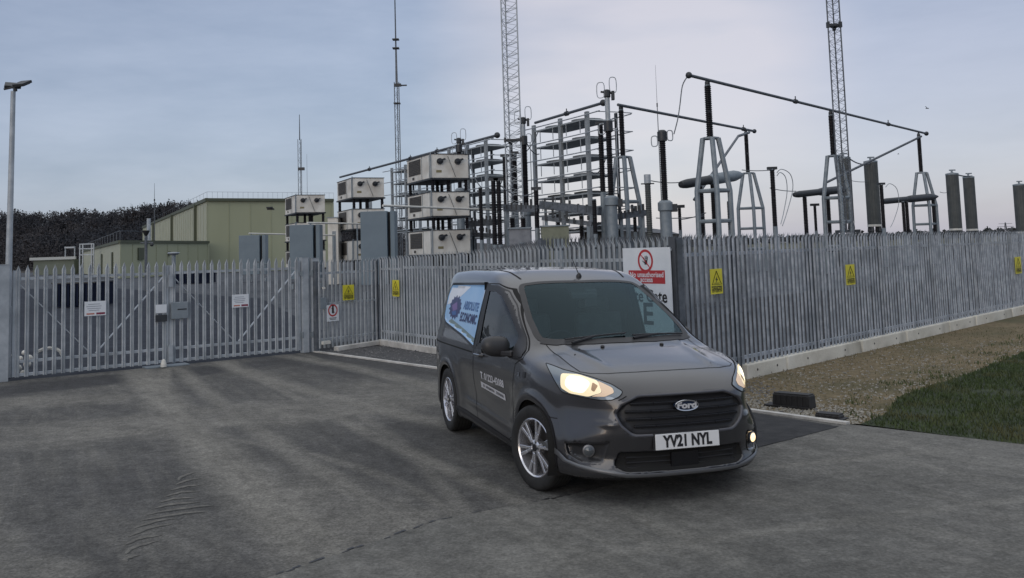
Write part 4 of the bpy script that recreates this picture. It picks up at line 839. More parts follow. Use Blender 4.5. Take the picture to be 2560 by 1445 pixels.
n_=Vector((-d.y,d.x,0)).normalized()*2; v_=[-d,d,d+n_,-d+n_]; MB().add([(p.x,p.y,0) for p in v_]+[(-d.x,-d.y,zt-.5),(d.x,d.y,z2-.3),((d+n_).x,(d+n_).y,z2-.3),((-d+n_).x,(-d+n_).y,zt-.5)],[(0,1,5,4),(1,2,6,5),(2,3,7,6),(3,0,4,7),(4,5,6,7)]).build('wall',louv,e)
MB().add([(-d.x,-d.y-.1,zt-.5),(d.x,d.y-.1,z2-.3),((d+n_).x,(d+n_).y,z2-.3),((-d+n_).x,(-d+n_).y,zt-.5),((-d+n_*.5).x,(-d+n_*.5).y,zt),((d+n_*.5).x,(d+n_*.5).y,z2)],[(0,1,5,4),(2,3,4,5),(0,4,3),(1,2,5)]).build('roof',dark,e)

# T-shaped post and camera mast beyond the gate
e=empty('bollard_light',at(434,24),'T shaped grey post standing behind the meeting point of the gates','bollard light'); zt=zof(433,633,24); MB().tube((0,0,0),(0,0,zt-.05),.05,n=10).build('pole',steelg,e,smooth=True); MB().lathe([(.055,zt-.05),(.13,zt-.02),(.15,zt+.0),(.14,zt+.025),(.0,zt+.03)],n=16).build('cap',galv,e,smooth=True)
e=empty('camera_pole',at(365,60),'grey pole with black funnel head and a round camera before the green annex','camera pole'); zt=zof(365,590,60); MB().tube((0,0,0),(0,0,zt),.10,n=8).build('pole',galv2,e,smooth=True); MB().lathe([(.08,zt),(.22,zt+.30),(.22,zt+.36)],n=12).build('funnel_head',black,e,smooth=True)
MB().tube((-.35,0,zof(365,607,60)),(.45,0,zof(365,607,60)),.04,n=6).build('bracket',galv2,e); MB().ball((.38,0,zof(365,612,60)),.12).build('dome_camera',dark,e,smooth=True)
# dark blue containers and items beyond the gate
navy=mat('dark_blue_paint',(.008,.012,.028),.9,0,c2=(.014,.02,.04),scale=1,spec=.1)
for u0,u1,vt,Y,lb in ((130,236,706,41,'low dark blue container beyond the left gate leaf'),(438,520,677,76,'low dark container far beyond the gate centre')):
    a,b=at(u0,Y),at(u1,Y); zt=zof((u0+u1)/2,vt,Y); wdt=(b-a).length; e=empty('storage_container',(a+b)/2,lb,'container','dark containers beyond the gate'); q=MB(); n=14
    for i in range(n): q.box((-wdt/2+(i+.5)*wdt/n,.02,zt/2),(wdt/n*(.5),.05,zt-.2))
    MB().box((0,1.0,zt/2),(wdt,1.9,zt-.05)).build('body',navy,e); q.build('corrugation',navy,e); MB().box((0,1.,zt-.02),(wdt+.05,2.,.06)).build('roof',dark,e)
w_=MB(); pts=[(60,882),(40,915),(50,925),(68,912),(35,900),(72,925),(58,935),(44,938)]
for i,(u,v) in enumerate(pts): p=G(u,v+8); w_.ball((p.x+8,p.y-16,.07+(i%3)*.09),.05+.02*(i%2),8)
o=w_.build('rubble_bag',whitep,None,smooth=True); o.location=(-8,16,0); o2=MB().path([(math.cos(t)*.22,.0,.34+math.sin(t)*.12) for t in [k*.5 for k in range(7)]],.03,6).build('strap',whitep,o); tag(o,'small heap of white lumps on the ground just inside the left gate post','rubble')
# two dark boxes on the gravel
def rubble(p,sz,rz,label,lid):
    e=empty('drain_channel_block',p,label,'black block',rz=rz); MB().box((0,0,sz[2]/2),sz,taper=.96).build('block',blk,e,bevel=.012); q=MB()
    n=int(sz[0]/.06)
    for i in range(n): q.box((-sz[0]/2+(i+.5)*sz[0]/n,-sz[1]/2-.001,sz[2]*.5),(.022,.012,sz[2]*.8))
    q.build('rib',blk,e); MB().box((0,0,sz[2]+.004),(sz[0]*.9,sz[1]*.86,.012)).build('lid',blk,e); MB().box((lid,-.02,-.0+.012),(sz[0]*1.15,sz[1]*1.2,.024)).build('foot',blk,e); return e
blk=mat('black_plastic',(.010,.010,.011),.6,0,c2=(.018,.018,.02),scale=9)
p=(G(1942,1014)+G(2036,1030))/2; p.z=0; rubble(p+Vector((.02,.10,0)),(.46,.16,.150),R(-42),'larger black ribbed plastic block lying on the gravel beside the edging',-.05)
p=(G(2048,1046)+G(2106,1052))/2; p.z=0; rubble(p+Vector((.0,.03,0)),(.27,.15,.055),R(-40),'smaller flat black block on the gravel, nearer the road',.02)
# bird, pylon
e=tag(MB().path([(-.5,0,.12),(-.2,0,.16),(0,0,0),(.2,0,.16),(.5,0,.12)],.05,5).lathe([(0,-.25),(.07,-.1),(.07,.1),(0,.3)],(0,0,0),(0,1,0),6).build('bird',dark,None,smooth=True),'tiny dark bird in the sky above the right hand busbar support','bird'); e.location=W(2317,271,150); e.rotation_euler=(.2,.3,.6)
b_=MB().path([(-.4,0,.1),(-.15,0,.12),(0,0,0),(.15,0,.12),(.4,0,.1)],.04,5).lathe([(0,-.2),(.06,-.1),(.06,.1),(0,.25)],(0,0,0),(0,1,0),6).build('bird',dark,None,smooth=True); tag(b_,'fainter tiny bird just right of the second ribbed cylinder','bird'); b_.location=W(2246,385,190); b_.rotation_euler=(.1,-.3,1.2)
e=empty('pylon',at(2518,900),'distant faint electricity pylon on the right horizon','pylon'); zt=zof(2518,556,900); farc=mat('distant_steel',(.12,.13,.15),.8); q=MB()
for sx in (-1,1):
    for sy in (-1,1): q.tube((sx*1.5,sy*1.5,0),(sx*.25,sy*.25,zt),.22,n=4)
for z in (.3,.5,.7,.85): q.bar((-1.5*(1-z),0,zt*z),(1.5*(1-z),0,zt*(z+.1)),.2,.2)
q.build('tower',farc,e); q=MB(); 
for z,w in ((.92,6.5),(.72,8.),(.52,6.5)): q.bar((-w,0,zt*z),(w,0,zt*z),.3,.35)
q.build('cross_arm',farc,e)

# ------------------------------------------------------------------ green hall, annex, low building
green=mat('green_cladding',(.31,.325,.215),.6,0,c2=(.345,.36,.245),scale=.12,stretch=(1,1,.2)); greend=mat('pale_green_cladding',(.36,.375,.29),.6,0,c2=(.39,.405,.32),scale=.2); trim=mat('dark_green_trim',(.075,.085,.055),.6)
def wallq(mb,a,b,z0,z1a,z1b=None): mb.add([(a.x,a.y,z0),(b.x,b.y,z0),(b.x,b.y,z1b if z1b is not None else z1a),(a.x,a.y,z1a)],[(0,1,2,3)])
def cladseams(a,b,z0,z1,step,parent,m,w=.05,h=.06,n=None):
    q=MB(); Ln=(b-a).length; d=(b-a).normalized(); nn=Vector((d.y,-d.x,0)); k=int(Ln/step)
    for i in range(k+1): p=a+d*(i*step)+nn*.03; q.box((p.x,p.y,(z0+z1)/2),(w,h,z1-z0),d)
    q.build('cladding_seam',m,parent)
YH=135.; cn=at(518,YH); zH=zof(519,500,YH)
far=at(357,235); zF=zof(357,562,235)          # receding eaves to the far left corner
rgt=at(836,146); 
e=empty('green_hall',cn,'large olive green industrial hall behind the cream stacks','building'); O=cn
loc=lambda p:Vector((p.x-O.x,p.y-O.y,0))
q=MB(); wallq(q,loc(cn),loc(rgt),0,zH); q.build('wall',green,e); q=MB(); wallq(q,loc(far),loc(cn),0,zH); q.build('wall',greend,e)
back=loc(rgt)+(loc(far)-loc(cn)); q=MB(); wallq(q,loc(rgt),back,0,zH); wallq(q,back,loc(far),0,zH); q.build('wall',green,e)
q=MB().add([(*loc(cn).xy,zH),(*loc(rgt).xy,zH),(*back.xy,zH),(*loc(far).xy,zH)],[(0,1,2,3)]); q.build('roof',trim,e)
q=MB(); q.bar(loc(cn)+Vector((0,-.2,zH+.05)),loc(rgt)+Vector((0,-.2,zH+.05)),.4,.42); q.bar(loc(far)+Vector((0,0,zH+.05)),loc(cn)+Vector((0,-.1,zH+.05)),.4,.5); q.build('eaves_trim',trim,e)
q=MB(); dl=(loc(far)-loc(cn)); dln=dl.normalized(); nl=Vector((-dln.y,dln.x,0)); nl=nl if nl.y<0 else -nl
for uu in (491,432,385):
    # find fraction whose picture column is uu
    f_=min([i/400 for i in range(401)],key=lambda f:abs((cn.lerp(far,f).x/cn.lerp(far,f).y)-(at(uu,100).x/100))); p=dl*f_+nl*.15; q.box((p.x,p.y,zH/2),(.6 if uu!=385 else .5,.5,zH),dln)
q.build('downpipe',trim,e); cladseams(loc(far),loc(cn),2,zH-.4,3.,e,greend); cladseams(loc(cn),loc(rgt),.5,zH-.4,3.2,e,green,w=.06,h=.06)
q=MB(); g_=Vector((0,0,zH+1.2)); q.tube(loc(far)+g_,loc(cn)+g_,.02,n=4); q.tube(loc(cn)+g_,loc(rgt)+g_,.02,n=4)
for f_ in [i/30 for i in range(31)]: p=dl*f_; q.tube((p.x,p.y,zH),(p.x,p.y,zH+1.2),.016,n=4)
for f_ in [i/26 for i in range(27)]: p=loc(rgt)*f_; q.tube((p.x,p.y,zH),(p.x,p.y,zH+1.2),.016,n=4)
q.build('roof_guardrail',galv2,e); MB().lathe([(.5,9.3),(.5,9.5)],loc(at(680,YH+4))-Vector((0,1.2,0)),n=8).box((*(loc(at(680,YH+4))-Vector((0,.6,0))).xy,9.2),(.9,.9,.25)).build('wall_lamp',dark,e)
# annex
YA=112.; ca=at(300,YA); zA=zof(300,604,YA); ra=at(523,133); zA2=zof(523,586,133); fa=at(205,190)
e=empty('green_annex',ca,'lower olive green annex in front of the hall with a louvred vent','building'); O=ca
q=MB(); wallq(q,loc(ca),loc(ra),0,zA); q.build('wall',green,e); q=MB(); wallq(q,loc(fa),loc(ca),0,zA); q.build('wall',greend,e); bk=loc(fa)+(loc(ra)-loc(ca))
MB().add([(*loc(ca).xy,zA),(*loc(ra).xy,zA),(*bk.xy,zA),(*loc(fa).xy,zA)],[(0,1,2,3)]).build('roof',trim,e)
q=MB(); q.bar(loc(ca)+Vector((0,-.2,zA)),loc(ra)+Vector((0,-.2,zA)),.3,.32); q.bar(loc(fa)+Vector((0,0,zA)),loc(ca)+Vector((0,-.1,zA)),.3,.36); q.build('eaves_trim',trim,e)
d_=(loc(ra)).normalized(); nn=Vector((d_.y,-d_.x,0)); ven=MB(); f_=.20; p=loc(ra)*f_+nn*.08; zc=zof(331,635,YA+4)
ven.box((p.x,p.y,zc),(1.2,.15,1.5),d_); ven.build('louvred_vent',trim,e); p=loc(ra)*.50+nn*.1; MB().box((p.x,p.y,zof(403,634,YA+9)),(.5,.2,.5),d_).build('wall_lamp',trim,e)
df=loc(fa).normalized(); nf=Vector((-df.y,df.x,0)); nf=nf if nf.y<0 else -nf; q=MB()
for f_ in (.12,.34,.60): p=loc(fa)*f_+nf*.1; q.box((p.x,p.y,1.8),(1.6,.12,3.),df)
q.build('door',trim,e); cladseams(loc(ca),loc(ra),.5,zA-.3,2.6,e,green); q=MB()
for f_ in [i/16 for i in range(17)]: p=loc(fa)*f_*.9; q.tube((p.x,p.y,zA),(p.x,p.y,zA+1.3),.035,n=4)
q.tube((0,0,zA+1.3),loc(fa)*.9+Vector((0,0,zA+1.3)),.04,n=4); p=loc(ra)*.18; q.tube((0,0,zA+1.3),p+Vector((0,0,zA+1.3)),.04,n=4); q.build('roof_guardrail',galv2,e)
p=loc(ra)*.22+Vector((0,2,0)); MB().tube((p.x,p.y,zA),(p.x,p.y,zA+3.),.25,n=8).build('flue',galv,e)
# far low building and pale frame
e=empty('low_building',at(130,185),'low grey green building with pale roof edge left of the annex','building'); a,b=at(84,185),at(186,185); O=at(130,185); zt=zof(130,650,185)
q=MB(); wallq(q,loc(a),loc(b),0,zt); wallq(q,loc(b),loc(b)+Vector((2,14,0)),0,zt); wallq(q,loc(a)+Vector((-2,14,0)),loc(a),0,zt); q.build('wall',mat('grey_green_render',(.13,.15,.12),.8,0,c2=(.17,.19,.15),scale=.3),e)
MB().add([(*loc(a).xy,zt),(*loc(b).xy,zt),(loc(b).x+2,14,zt),(loc(a).x-2,14,zt)],[(0,1,2,3)]).build('roof',trim,e); MB().bar(loc(a)+Vector((-.5,-.4,zt+.3)),loc(b)+Vector((.5,-.4,zt+.3)),.4,.55).build('fascia',mat('pale_fascia',(.42,.44,.43),.6),e)
q=MB()
for x in (.72,.95): p=loc(a).lerp(loc(b),x); q.tube((p.x,1,zt),(p.x,1,zt+2.6),.12,n=6)
q.box((loc(a).lerp(loc(b),.83).x,1,zt+2.4),(2.,.5,.3)); q.build('rooftop_plant',galv,e)
e=empty('steel_gantry',at(217,140),'pale steel gantry frame at the far corner of the annex','gantry'); zt=zof(217,610,140); q=MB()
for x in (-1.05,-.6,.75,1.05): q.box((x,0,zt/2),(.16,.16,zt))
for z in (zt,zt-.7,zt-1.6): q.box((0,0,z),(2.2,.18,.16))
q.build('frame',galv,e)

# ------------------------------------------------------------------ wooded hill, far tree line
hm=mat('hill_earth',(.028,.027,.028),.95,0,c2=(.045,.04,.038),scale=.02)
def ridge(X,Y):
    # height of the hill, from the picture's skyline
    u=np.interp(X/Y,[-.60,-.545,-.50,-.47,-.44,-.415,-.39,-.36,-.33,-.26,-.18,0,.2],[20,22.5,20.5,22,20.,22.,23.5,24,23,18,11,5,0]); return u*np.clip((Y-260)/190,0,1)**.9*(Y/450)
xs=np.linspace(-620,120,75); ys=np.linspace(255,640,26); X,Y=np.meshgrid(xs,ys); Z=ridge(X,np.minimum(Y,520))*1.0-.5
V=np.stack([X.ravel(),Y.ravel(),Z.ravel()],1); nx=len(xs); q=np.array([(j*nx+i,j*nx+i+1,(j+1)*nx+i+1,(j+1)*nx+i) for j in range(len(ys)-1) for i in range(nx-1)])
np_mesh('hill',V,q,hm,kind='structure')
def wood(name,P,Zb,h,m,label,leaf=26,seed=1,lr=(.5,1.1)):
    rg=np.random.default_rng(seed); n=len(P); Vs=[]; Fs=[]; 
    hh=rg.uniform(h[0],h[1],n); rr=hh*rg.uniform(.26,.42,n); kind=rg.random(n)
    m_=leaf; th=rg.uniform(0,6.28,(n,m_)); ph=rg.uniform(-1,1,(n,m_)); rad=rg.uniform(.45,1.05,(n,m_)); s=np.sqrt(1-ph**2)*rad
    con=(kind<.16)[:,None]; zz=np.where(con,hh[:,None]*(.15+.85*(ph+1)/2),hh[:,None]*(.55+.42*ph*rad)); wr=np.where(con,rr[:,None]*.75*(1-(ph+1)/2)*1.2,rr[:,None]*s)
    C=np.stack([P[:,0,None]+np.cos(th)*wr,P[:,1,None]+np.sin(th)*wr,Zb[:,None]+zz],-1).reshape(-1,3); k=len(C); sz=(rg.uniform(lr[0],lr[1],k)*np.repeat(hh,m_)*.10)[:,None]
    a=rg.normal(size=(k,3)); a/=np.linalg.norm(a,axis=1)[:,None]; b=np.cross(a,rg.normal(size=(k,3))); b/=np.linalg.norm(b,axis=1)[:,None]
    V=np.stack([C-a*sz-b*sz*.6,C+a*sz-b*sz*.5,C+a*sz*.8+b*sz*.7,C-a*sz*.7+b*sz*.6],1).reshape(-1,3); Fq=np.arange(4*k).reshape(-1,4)
    t=hh*.012+.05; base=np.stack([P[:,0]-t,P[:,1],Zb-.5],1),np.stack([P[:,0]+t,P[:,1],Zb-.5],1),np.stack([P[:,0]+t*.3,P[:,1],Zb+hh*.97],1),np.stack([P[:,0]-t*.3,P[:,1],Zb+hh*.97],1)
    T=np.stack(base,1).reshape(-1,3); V=np.concatenate([V,T]); Fq=np.concatenate([Fq,4*k+np.arange(4*n).reshape(-1,4)]); return np_mesh(name,V,Fq,m,label,'woodland')
wm=mat('bare_winter_foliage',(.038,.039,.045),.95,0,c2=(.062,.058,.060),scale=.03,c3=(.036,.041,.050),s3=.02,spec=.1)  # leaf colours lightened to stand in for haze over the hill
n=4200; PX=RNG.uniform(-.62,-.12,n); PYy=RNG.uniform(270,520,n)**1; P=np.c_[PX*PYy,PYy]; wood('woodland',P,ridge(P[:,0],P[:,1])-.5-1.2*np.sin(P[:,0]*.09+np.sin(P[:,0]*.031)*2)**2,(2.6,9.5),wm,'dark bare woodland covering the hill behind the green hall',leaf=60,seed=3,lr=(.20,.55))
for i,(a_,y_,hh_) in enumerate(((-.535,400,7),(-.488,395,9),(-.452,390,6.5),(-.418,400,8.),(-.405,395,10.5),(-.395,398,9.5),(-.382,402,9),(-.372,396,8.),(-.36,400,8.5),(-.505,405,6))):
    pp=np.array([[a_*y_,float(y_)]]); o_=wood('tree',pp,ridge(pp[:,0],pp[:,1])-1,(hh_,hh_+.5),wm,None,leaf=260,seed=20+i,lr=(.4,.8)); del o_['kind']; tag(o_,('bare tree on the hill crest, far left by the lamp post','dark tree standing above the hill crest right of the lamp post','small tree on the hill crest between two taller ones','rounded tree on the crest left of the tall clump','tallest tree of the clump on the hill crest','second tree of the tall clump on the hill crest','third tree of the tall clump on the hill crest','fourth tree of the clump, lower and wider','last tree of the clump on the crest, above the annex','low bare tree on the crest left of the dark one')[i],'tree','trees standing out on the hill crest')
P=np.c_[RNG.uniform(-300,1500,2600),RNG.uniform(900,1250,2600)]; wood('distant_treeline',P,np.zeros(len(P)),(5,11),mat('distant_foliage',(.035,.04,.042),.95,0,c2=(.05,.055,.06),scale=.02),'faint low tree line along the far horizon at right',leaf=12,seed=5,lr=(1.,2.2))
# ------------------------------------------------------------------ the van
VX,VY,TH=.93328,7.71412,.32039
van=empty('parked_van',(VX,VY,0),'dark grey metallic small van with lit headlamps parked in front of the fence','van',rz=TH-math.pi/2)
LEAN=.02; ML=Matrix.Translation((0,-.885,0))@Matrix.Rotation(-LEAN,4,'X')@Matrix.Translation((0,.885,0))
def vp_(o,parent=None,kind=None):
    o.parent=parent or van
    if parent is None: o.matrix_local=ML
    return o
def surf(N0,Fc,name,m,parent=None,normals=None,smooth=True):
    me=bpy.data.meshes.new(name); me.from_pydata([tuple(p) for p in N0],[],[tuple(f) for f in Fc]); me.materials.append(m)
    if smooth: me.shade_smooth()
    if normals is not None and len(N0): me.normals_split_custom_set_from_vertices([tuple(n) for n in normals])
    o=bpy.data.objects.new(name,me); COL.objects.link(o); return vp_(o,parent)
def carpaint():
    m=bpy.data.materials.new('dark_grey_metallic_paint'); m.use_nodes=True; t=m.node_tree; b=t.nodes['Principled BSDF']; n=t.nodes.new; l=t.links.new
    tc=n('ShaderNodeTexCoord'); no=n('ShaderNodeTexNoise'); no.inputs['Scale'].default_value=1.6; no.inputs['Detail'].default_value=6; l(tc.outputs['Object'],no.inputs[0])
    r=n('ShaderNodeValToRGB'); r.color_ramp.elements[0].color=(.034,.034,.039,1); r.color_ramp.elements[1].color=(.045,.045,.050,1); l(no.outputs[0],r.inputs[0]); l(r.outputs[0],b.inputs['Base Color'])
    r2=n('ShaderNodeMapRange'); r2.inputs[3].default_value=.26; r2.inputs[4].default_value=.40; l(no.outputs[0],r2.inputs[0]); l(r2.outputs[0],b.inputs['Roughness'])
    b.inputs['Metallic'].default_value=.4; b.inputs['Coat Weight'].default_value=1.; b.inputs['Coat IOR'].default_value=1.5; b.inputs['Coat Roughness'].default_value=.07
    MATS['paint']=m; return m
paint=carpaint(); trimb=mat('black_trim_plastic',(.014,.014,.016),.5,0,c2=(.02,.02,.023),scale=8); rubber=mat('black_rubber',(.010,.010,.010),.75,0,c2=(.018,.018,.018),scale=14); gap=mat('shut_line',(.004,.004,.004),.9)
glossb=mat('gloss_black',(.008,.008,.010),.12); chrome=mat('chrome',(.62,.62,.64),.12,1.); alloy=mat('silver_alloy',(.60,.60,.64),.22,.8,c2=(.72,.72,.76),scale=5); under=mat('underbody',(.008,.008,.008),.9)
wsg=glass('windscreen_glass',(.54,.68,.71),(.36,.49,.55),1.55); sdg=glass('side_window_glass',(.50,.60,.58),.9,1.5)
# surface nets on one half, mirrored
h_=.0215; gx=np.arange(-3.72,1.02,h_); gy=np.arange(-h_*1.5,1.02,h_); gz_=np.arange(.10,1.80,h_)
Xg,Yg,Zg=np.meshgrid(gx,gy,gz_,indexing='ij'); D=body(Xg,np.abs(Yg),Zg)
S=D<0; nx,ny,nz=D.shape
corner=[D[i:nx-1+i,j:ny-1+j,k:nz-1+k] for i in (0,1) for j in (0,1) for k in (0,1)]; cs=sum((c<0).astype(int) for c in corner); act=(cs>0)&(cs<8)
idx=-np.ones(act.shape,int); ii=np.argwhere(act); idx[act]=np.arange(len(ii)); P=np.stack([gx[ii[:,0]]+h_/2,gy[ii[:,1]]+h_/2,gz_[ii[:,2]]+h_/2],1)
acc=np.zeros_like(P); cnt=np.zeros(len(P)); offs=[(i,j,k) for i in (0,1) for j in (0,1) for k in (0,1)]
for a in range(8):
    for b in range(a+1,8):
        oa,ob=np.array(offs[a]),np.array(offs[b])
        if abs(oa-ob).sum()!=1: continue
        da,db=corner[a][act],corner[b][act]; cr=(da<0)!=(db<0); t=np.where(cr,da/(da-db+1e-12),0)[:,None]
        pt=np.stack([gx[ii[:,0]],gy[ii[:,1]],gz_[ii[:,2]]],1)+(oa+(ob-oa)*t)*h_; acc+=np.where(cr[:,None],pt,0); cnt+=cr
P=acc/cnt[:,None]
Q=[]
for ax in range(3):
    sh=[slice(0,n) for n in (nx,ny,nz)]; s0=list(sh); s1=list(sh); s0[ax]=slice(0,-1); s1[ax]=slice(1,None)
    c=S[tuple(s0)]!=S[tuple(s1)]; e_=np.argwhere(c); u,v=[(1,2),(2,0),(0,1)][ax]
    ok=(e_[:,u]>0)&(e_[:,v]>0)&(e_[:,u]<(nx,ny,nz)[u]-1)&(e_[:,v]<(nx,ny,nz)[v]-1); e_=e_[ok]
    neg=S[tuple(s0)][tuple(e_.T)]
    def cell(du,dv):
        q=e_.copy(); q[:,u]-=du; q[:,v]-=dv; return idx[tuple(q.T)]
    f=np.stack([cell(1,1),cell(0,1),cell(0,0),cell(1,0)],1); f[~neg]=f[~neg][:,::-1]; Q.append(f)
Q=np.concatenate(Q); Q=Q[(Q>=0).all(1)]
for _ in range(4):
    g=grad(P[:,0],P[:,1],P[:,2]); d=body(P[:,0],P[:,1],P[:,2]); P=P-g*(d/np.maximum((g**2).sum(1),.2))[:,None]
nrm=grad(P[:,0],P[:,1],P[:,2]); nrm/=np.linalg.norm(nrm,axis=1)[:,None]+1e-9
cen=P[Q].mean(1); keep=cen[:,1]>0; Q=Q[keep]; cen=cen[keep]
P[:,1]=np.where(P[:,1]<h_*.75,0,P[:,1]); nrm[:,1]=np.where(P[:,1]==0,0,nrm[:,1])
k=len(P); P2=P*[1,-1,1]; n2=nrm*[1,-1,1]; P=np.concatenate([P,P2]); nrm=np.concatenate([nrm,n2]); Q=np.concatenate([Q,(Q+k)[:,::-1]]); cen=P[Q].mean(1); fn=nrm[Q].mean(1)
# projection of outlines on the body
def march(p,d):
    p=np.array(p,float)
    for _ in range(160):
        f=body(p[:,0],p[:,1],p[:,2]); p=p-d*(np.clip(f,-.05,.5)*.8)[:,None]
    g=grad(p[:,0],p[:,1],p[:,2]); g/=np.linalg.norm(g,axis=1)[:,None]+1e-9; return p,g
class Fr:
    def __init__(s,d,up=(0,0,1)):
        s.d=Vector(d).normalized(); s.u=Vector(up).cross(s.d).normalized(); s.v=s.d.cross(s.u)
        s.M=np.array([s.u,s.v,s.d])
    def uv(s,P): return (np.array(P,float)@s.M.T)[:,:2]
    def lift(s,uv,dist=2.2): uv=np.asarray(uv,float); return march(uv[:,:1]*s.M[0]+uv[:,1:2]*s.M[1]+dist*s.M[2],s.M[2])
def resample(poly,st,closed=True):
    P_=np.array(poly,float); out=[]; n=len(P_)
    for i in range(n if closed else n-1):
        a,b=P_[i],P_[(i+1)%n]; k_=max(1,int(np.linalg.norm(b-a)/st)); out+=[a+(b-a)*j/k_ for j in range(k_)]
    if not closed: out.append(P_[-1])
    return np.array(out)
def rounded(poly,r,n=4):
    P_=[np.array(p,float) for p in poly]; out=[]
    for i,p in enumerate(P_):
        a,b=P_[i-1],P_[(i+1)%len(P_)]; da,db=a-p,b-p; la,lb=np.linalg.norm(da),np.linalg.norm(db); k_=min(r,la*.45,lb*.45); s,e_=p+da/la*k_,p+db/lb*k_
        for j in range(n+1): t=j/n; out.append((1-t)**2*s+2*t*(1-t)*p+t*t*e_)
    return out
def inset(poly,w):
    P_=np.array(poly,float); n=len(P_); ar=sum(P_[i][0]*P_[(i+1)%n][1]-P_[(i+1)%n][0]*P_[i][1] for i in range(n)); sg=1 if ar>0 else -1; out=[]
    for i in range(n):
        a=P_[i]-P_[i-1]; b=P_[(i+1)%n]-P_[i]; na=np.array([-a[1],a[0]])/(np.linalg.norm(a)+1e-9)*sg; nb=np.array([-b[1],b[0]])/(np.linalg.norm(b)+1e-9)*sg; m_=na+nb; m_/=np.linalg.norm(m_)+1e-9; out.append(P_[i]+m_*w/max(.5,m_@na))
    return np.array(out)
def patch(fr,poly,name,m,off=.003,st=.03,mirror=False,parent=None,dist=2.2,smooth=True,pre=None):
    pl=resample(poly,st); lo,hi=pl.min(0),pl.max(0); g=np.stack(np.meshgrid(np.arange(lo[0],hi[0],st),np.arange(lo[1],hi[1],st)),-1).reshape(-1,2)
    sd_=inpoly_soft(g[:,0],g[:,1],pl); g=g[sd_<-st*.45]; V=[Vector(p) for p in pl]+[Vector(p) for p in g]; n=len(pl)
    r=geometry.delaunay_2d_cdt(V,[],[list(range(n))],1,1e-6); uv=np.array([tuple(v) for v in r[0]]); P_,N_=fr.lift(uv,dist); P_=P_+N_*off
    Fc=[tuple(f) for f in r[2]]
    a,b,c=[P_[[f[i] for f in Fc]] for i in range(3)]; gn=np.cross(b-a,c-a); flip=(gn*N_[[f[0] for f in Fc]]).sum(1)<0; Fc=[f[::-1] if q else f for f,q in zip(Fc,flip)]
    if mirror: P_=P_*[1,-1,1]; N_=N_*[1,-1,1]; Fc=[f[::-1] for f in Fc]
    return surf(P_,Fc,name,m,parent,N_ if smooth else None)
def strip(fr,line,w,name,m,off=.004,closed=True,st=.03,mirror=False,parent=None,side=0,dist=2.2,prof=False):
    L_=resample(line,st,closed); n=len(L_); T=np.roll(L_,-1,0)-np.roll(L_,1,0)
    if not closed: T[0]=L_[1]-L_[0]; T[-1]=L_[-1]-L_[-2]
    T/=np.linalg.norm(T,axis=1)[:,None]+1e-9; Nn=np.stack([-T[:,1],T[:,0]],1); ks=(-.5,0,.5) if prof else (-.5,.5); R_=[]
    for kx in ks:
        p,g=fr.lift(L_+Nn*w*(kx+side),dist); R_.append((p+g*(off+(w*.35 if (prof and kx==0) else 0)),g))
    m_=len(ks); Pv=np.stack([r[0] for r in R_],1).reshape(-1,3); Nv=np.stack([r[1] for r in R_],1).reshape(-1,3); Fc=[]
    for i in range(n if closed else n-1):
        j=(i+1)%n
        for q in range(m_-1): Fc.append((i*m_+q,i*m_+q+1,j*m_+q+1,j*m_+q))
    a,b,c=[Pv[[f[i] for f in Fc]] for i in range(3)]; gn=np.cross(b-a,c-a); flip=(gn*Nv[[f[0] for f in Fc]]).sum(1)<0; Fc=[f[::-1] if q else f for f,q in zip(Fc,flip)]
    if mirror: Pv=Pv*[1,-1,1]; Nv=Nv*[1,-1,1]; Fc=[f[::-1] for f in Fc]
    return surf(Pv,Fc,name,m,parent,None if prof else Nv)
FS=Fr((0,-1,.0)); FF=Fr((1,0,0)); FW=Fr((.50,0,.866),(0,1,0)); FT=Fr((0,0,1),(0,1,0)); FL=Fr((.66,-.62,.42))
def xz(l): return FS.uv([(x,0,z) for x,z in l])
def yz(l): return FF.uv([(0,y,z) for y,z in l])
WS3=[(-.181,0,1.107),(-.197,.285,1.104),(-.285,.585,1.102),(-.355,.695,1.116),(-.44,.705,1.16),(-.65,.692,1.27),(-.87,.656,1.39),(-1.12,.605,1.528),(-1.19,.565,1.560),(-1.188,.40,1.575),(-1.15,0,1.580)]
WS3=WS3+[(x,-y,z) for x,y,z in WS3[-2:0:-1]]; ws=rounded(FW.uv(WS3),.03,3); wsi=inset(ws,.032)
WIN=[(-1.60,1.538),(-1.36,1.540),(-1.13,1.496),(-.88,1.375),(-.33,1.035),(-.30,1.0),(-.42,.985),(-1.0,.968),(-1.57,.962)]; win=rounded(xz(WIN),.04,3); wini=inset(win,.02)
PANL=[(-1.70,1.548),(-2.98,1.517),(-3.06,1.42),(-3.02,1.16),(-2.88,1.115),(-2.14,1.035),(-1.69,.965)]
sidep=FS.uv(cen*[1,-1,1]); inw=inpoly_soft(sidep[:,0],sidep[:,1],win)   # same test for both sides through |y|
sa=FS.uv(np.stack([cen[:,0],-np.abs(cen[:,1]),cen[:,2]],1)); inw=inpoly_soft(sa[:,0],sa[:,1],win); wv=FW.uv(cen); inws=inpoly_soft(wv[:,0],wv[:,1],ws)
isside=np.abs(fn[:,1])>.6
cut=(inws<-.014)&(fn[:,0]>.2)&(cen[:,0]>-1.3)&(cen[:,0]<-.1); cut|=(inw<-.006)&isside&(np.abs(cen[:,1])>.6)
AR=.368
for ax in (0.,-2.662): cut|=(np.hypot(cen[:,0]-ax,cen[:,2]-.33)<AR+.008)&(np.abs(cen[:,1])>.52)
lab=np.zeros(len(Q),int)  # 0 shell
ws_front=(cen[:,2]>.93)&(cen[:,0]>-.33)&(fn[:,2]>.45)&(cen[:,0]<.60)&(np.abs(cen[:,1])<.60+.16*np.clip(.5-cen[:,0],0,.6))
lab[ws_front]=1
